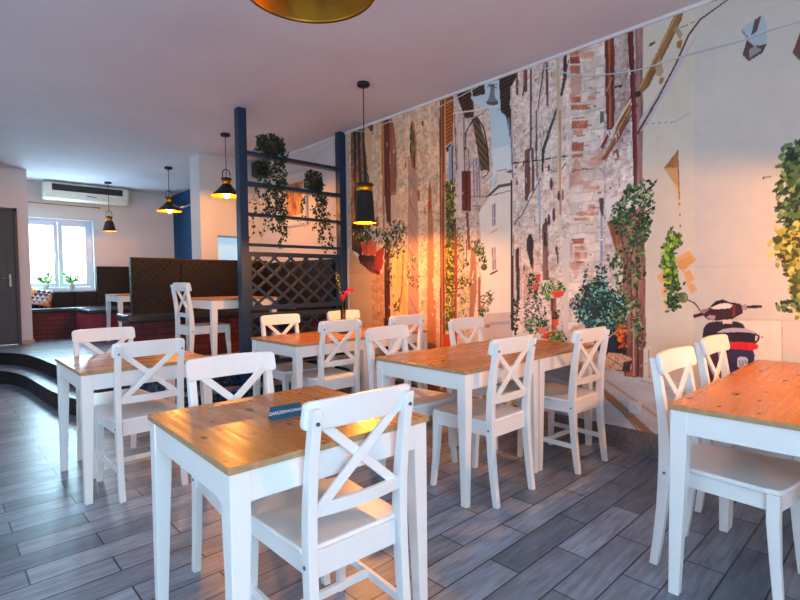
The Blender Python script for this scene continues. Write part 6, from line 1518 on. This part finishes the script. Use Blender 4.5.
('plain',(60,56,60),[(0.67,0.872),(0.671,0.87),(0.672,0.868),(0.673,0.867),(0.675,0.866),(0.677,0.866),(0.678,0.867),(0.679,0.869),(0.679,0.871),(0.679,0.873),(0.678,0.875),(0.677,0.876),(0.675,0.877),(0.673,0.877),(0.672,0.876),(0.671,0.874)]),
('plain',(200,180,160),[(1.006,0.804),(1.381,0.616),(1.379,0.609),(1.004,0.798)])]

# ---------------------------------------------------------------- the printed mural
# one flat sheet on the wall; its print is laid down in wall metres (y along the wall, z up) and stored as point colours
def build_mural():
    rng = np.random.default_rng(7)
    Y0, Y1, Z0, Z1 = -1.4, 4.70, 0.155, CEIL - 0.022
    ys = np.concatenate([np.arange(Y0, .3, .012), np.arange(.3, .5, .006), np.arange(.5, 1.2, .003), np.arange(1.2, 1.6, .0045), np.arange(1.6, 3.0, .006), np.arange(3.0, Y1, .009), [Y1]])
    zs = np.concatenate([np.arange(Z0, .7, .008), np.arange(.7, 1.3, .004), np.arange(1.3, Z1, .0065), [Z1]])
    ny, nz = len(ys), len(zs)
    GY, GZ = np.meshgrid(ys, zs)
    img = np.zeros((nz, ny, 3), np.float32)
    def vnoise(sy, sz, seed, oct=3):
        out = np.zeros_like(GY); amp = 1.0; tot = 0
        for o in range(oct):
            r = np.random.default_rng(seed + o * 13)
            tab = r.random((64, 64))
            u = (GY + 10) * sy * 2 ** o; v = (GZ + 10) * sz * 2 ** o
            i = np.floor(u).astype(int); j = np.floor(v).astype(int); fu = u - i; fv = v - j
            fu = fu * fu * (3 - 2 * fu); fv = fv * fv * (3 - 2 * fv)
            a = tab[j % 64, i % 64]; b = tab[j % 64, (i + 1) % 64]; c = tab[(j + 1) % 64, i % 64]; d = tab[(j + 1) % 64, (i + 1) % 64]
            out += amp * ((a * (1 - fu) + b * fu) * (1 - fv) + (c * (1 - fu) + d * fu) * fv); tot += amp; amp *= .6
        return out / tot
    N_fine = vnoise(26, 22, 1); N_mid = vnoise(7, 6, 2); N_v = vnoise(30, 3, 3); N_spk = vnoise(58, 84, 4, 2); N_s2 = vnoise(20, 24, 14, 2); N_h = vnoise(3, 40, 5)
    N_w = vnoise(18, 18, 9)
    WARP = (vnoise(9, 9, 21) - .5)
    def texture(kind, c):
        c = np.array(c, np.float32) / 255
        o = np.broadcast_to(c, GY.shape + (3,)).copy()
        if kind == 'plaster': o *= (1 + .05 * (N_mid - .5) + .03 * (N_fine - .5))[..., None]
        elif kind == 'stone':
            o *= (1 + .34 * (N_fine - .5) + .16 * (N_mid - .5))[..., None]
            o *= (1 + .16 * (N_v - .5))[..., None]
            m = np.clip((N_spk - .63) * 8, 0, 1)[..., None]
            o = o * (1 - m * .4) + m * .4 * c * np.array([.66, .48, .42])
            m = np.clip((.36 - N_spk) * 8, 0, 1)[..., None]; o = o * (1 - m * .5) + m * .5 * np.minimum(1, c * 1.16)
            m = np.clip((N_s2 - .62) * 8, 0, 1)[..., None]; o = o * (1 - m * .35) + m * .35 * c * np.array([.84, .66, .60])
        elif kind == 'wood': o *= (1 + .35 * (N_v - .5))[..., None]
        elif kind == 'hatch': o *= np.where(np.sin(GZ * 2 * PI / .035 + GY * 40) > .1, 1.0, .62)[..., None] * (1 + .2 * (N_v - .5))[..., None]
        elif kind == 'bars': o *= np.where(np.sin(GY * 2 * PI / .09 + WARP * 3) > .2, 1.7, .8)[..., None] * (1 + .8 * (N_fine - .5))[..., None]
        elif kind == 'stripes': o *= np.where(np.sin((GY * 1.0 - GZ * .8) * 2 * PI / .05) > .0, 1.15, .7)[..., None]
        elif kind == 'bark': o *= (1 + .9 * (N_v - .5) + .3 * (N_fine - .5))[..., None]
        elif kind == 'pave': o *= (1 + .16 * (N_h - .5) + .08 * (N_fine - .5))[..., None]
        elif kind == 'blocks':
            rows = np.floor(GZ / .075 + WARP * .5); fz = (GZ / .075 + WARP * .5) % 1
            off = (rows % 2) * .5; fy = (GY / .19 + off + WARP * .6) % 1
            m = ((fz < .14) | (fy < .06)).astype(np.float32)[..., None]
            tone = (np.sin(rows * 12.9 + np.floor(GY / .19 + off) * 78.2) * 43758.5) % 1
            o *= (1 + .13 * (tone - .5) + .16 * (N_fine - .5))[..., None]
            o = o * (1 - m * .10)
            k = np.clip((N_mid - .60) * 6, 0, .6)[..., None]; o = o * (1 - k) + k * np.array([.74, .50, .42])
        elif kind == 'leafy': o *= (1 + 1.1 * (N_w - .5) + .8 * (N_fine - .5))[..., None]
        return o
    def inside(pts, yy, zz):
        m = np.zeros(yy.shape, bool); n = len(pts)
        for i in range(n):
            y1, z1 = pts[i]; y2, z2 = pts[(i + 1) % n]
            c = ((z1 > zz) != (z2 > zz))
            with np.errstate(divide='ignore', invalid='ignore'):
                x = (y2 - y1) * (zz - z1) / ((z2 - z1) if z2 != z1 else 1e-9) + y1
            m ^= c & (yy < x)
        return m
    def win(pts, pad=.02):
        a = min(p[0] for p in pts) - pad; b = max(p[0] for p in pts) + pad; c = min(p[1] for p in pts) - pad; d = max(p[1] for p in pts) + pad
        return slice(max(0, np.searchsorted(ys, a)), min(ny, np.searchsorted(ys, b) + 1)), slice(max(0, np.searchsorted(zs, c)), min(nz, np.searchsorted(zs, d) + 1))
    cache = {}
    for s in MURAL:
        kind, c, pts = s[0], s[1], s[2]
        iy, iz = win(pts)
        if iy.stop <= iy.start or iz.stop <= iz.start: continue
        yy = GY[iz, iy]; zz = GZ[iz, iy]
        if kind == 'leaves':
            pal, n, size = c, s[3], s[4]
            a = min(p[0] for p in pts); b = max(p[0] for p in pts); d0 = min(p[1] for p in pts); d1 = max(p[1] for p in pts)
            k = 0; guard = 0
            while k < n and guard < 40 * n:
                guard += 1
                cy, cz = rng.uniform(a, b), rng.uniform(d0, d1)
                if not inside(pts, np.array([cy]), np.array([cz]))[0]: continue
                cy += rng.normal() * size * .7; cz += rng.normal() * size * .8
                k += 1
                L = size * rng.uniform(.6, 1.3); an = rng.uniform(0, PI); w = L * rng.uniform(.35, .7)
                ja, jb = np.searchsorted(ys, [cy - L, cy + L]); ka, kb = np.searchsorted(zs, [cz - L, cz + L])
                if jb <= ja or kb <= ka: continue
                dy = GY[ka:kb, ja:jb] - cy; dz = GZ[ka:kb, ja:jb] - cz
                u = dy * math.cos(an) + dz * math.sin(an); v = -dy * math.sin(an) + dz * math.cos(an)
                m = (u / L) ** 2 + (v / w) ** 2 < 1
                col = np.array(pal[rng.integers(len(pal))], np.float32) / 255 * rng.uniform(.85, 1.15)
                img[ka:kb, ja:jb][m] = col
            continue
        key = (kind, tuple(c))
        if key not in cache: cache[key] = texture(kind, c)
        m = inside(pts, yy + WARP[iz, iy] * (.012 if kind in ('stone', 'blocks', 'leafy', 'bark') else 0), zz)
        img[iz, iy][m] = cache[key][iz, iy][m]
    img = np.clip(img, 0, 1)
    lin = np.where(img <= .04045, img / 12.92, ((img + .055) / 1.055) ** 2.4)
    me = bpy.data.meshes.new('wall_mural')
    nv = nz * ny
    co = np.empty((nv, 3), np.float32); co[:, 0] = WX - .003; co[:, 1] = GY.ravel(); co[:, 2] = GZ.ravel()
    idx = np.arange(nv).reshape(nz, ny)
    q = np.stack([idx[:-1, :-1], idx[:-1, 1:], idx[1:, 1:], idx[1:, :-1]], -1)[:, :, ::-1].reshape(-1, 4)
    me.vertices.add(nv); me.vertices.foreach_set('co', co.ravel())
    me.loops.add(q.size); me.loops.foreach_set('vertex_index', q.ravel().astype(np.int32))
    me.polygons.add(len(q)); me.polygons.foreach_set('loop_start', np.arange(0, q.size, 4, dtype=np.int32)); me.polygons.foreach_set('loop_total', np.full(len(q), 4, np.int32))
    me.update(calc_edges=True)
    ca = me.color_attributes.new('print', 'FLOAT_COLOR', 'POINT')
    rgba = np.ones((nv, 4), np.float32); rgba[:, :3] = lin.reshape(-1, 3)
    ca.data.foreach_set('color', rgba.ravel())
    t = NT('printed_wallpaper').set(.55, 0, .3)
    at = t.n('ShaderNodeVertexColor'); at.layer_name = 'print'
    t.base(at.outputs['Color']); t.bump(t.noise(t.coords(), 90, 3), .06, .002)
    me.materials.append(t.m)
    o = bpy.data.objects.new('wall_mural', me); COL.objects.link(o)
    tag(o, 'full-height photo mural of a narrow old stone street covering the right wall', 'mural')
    return o
build_mural()
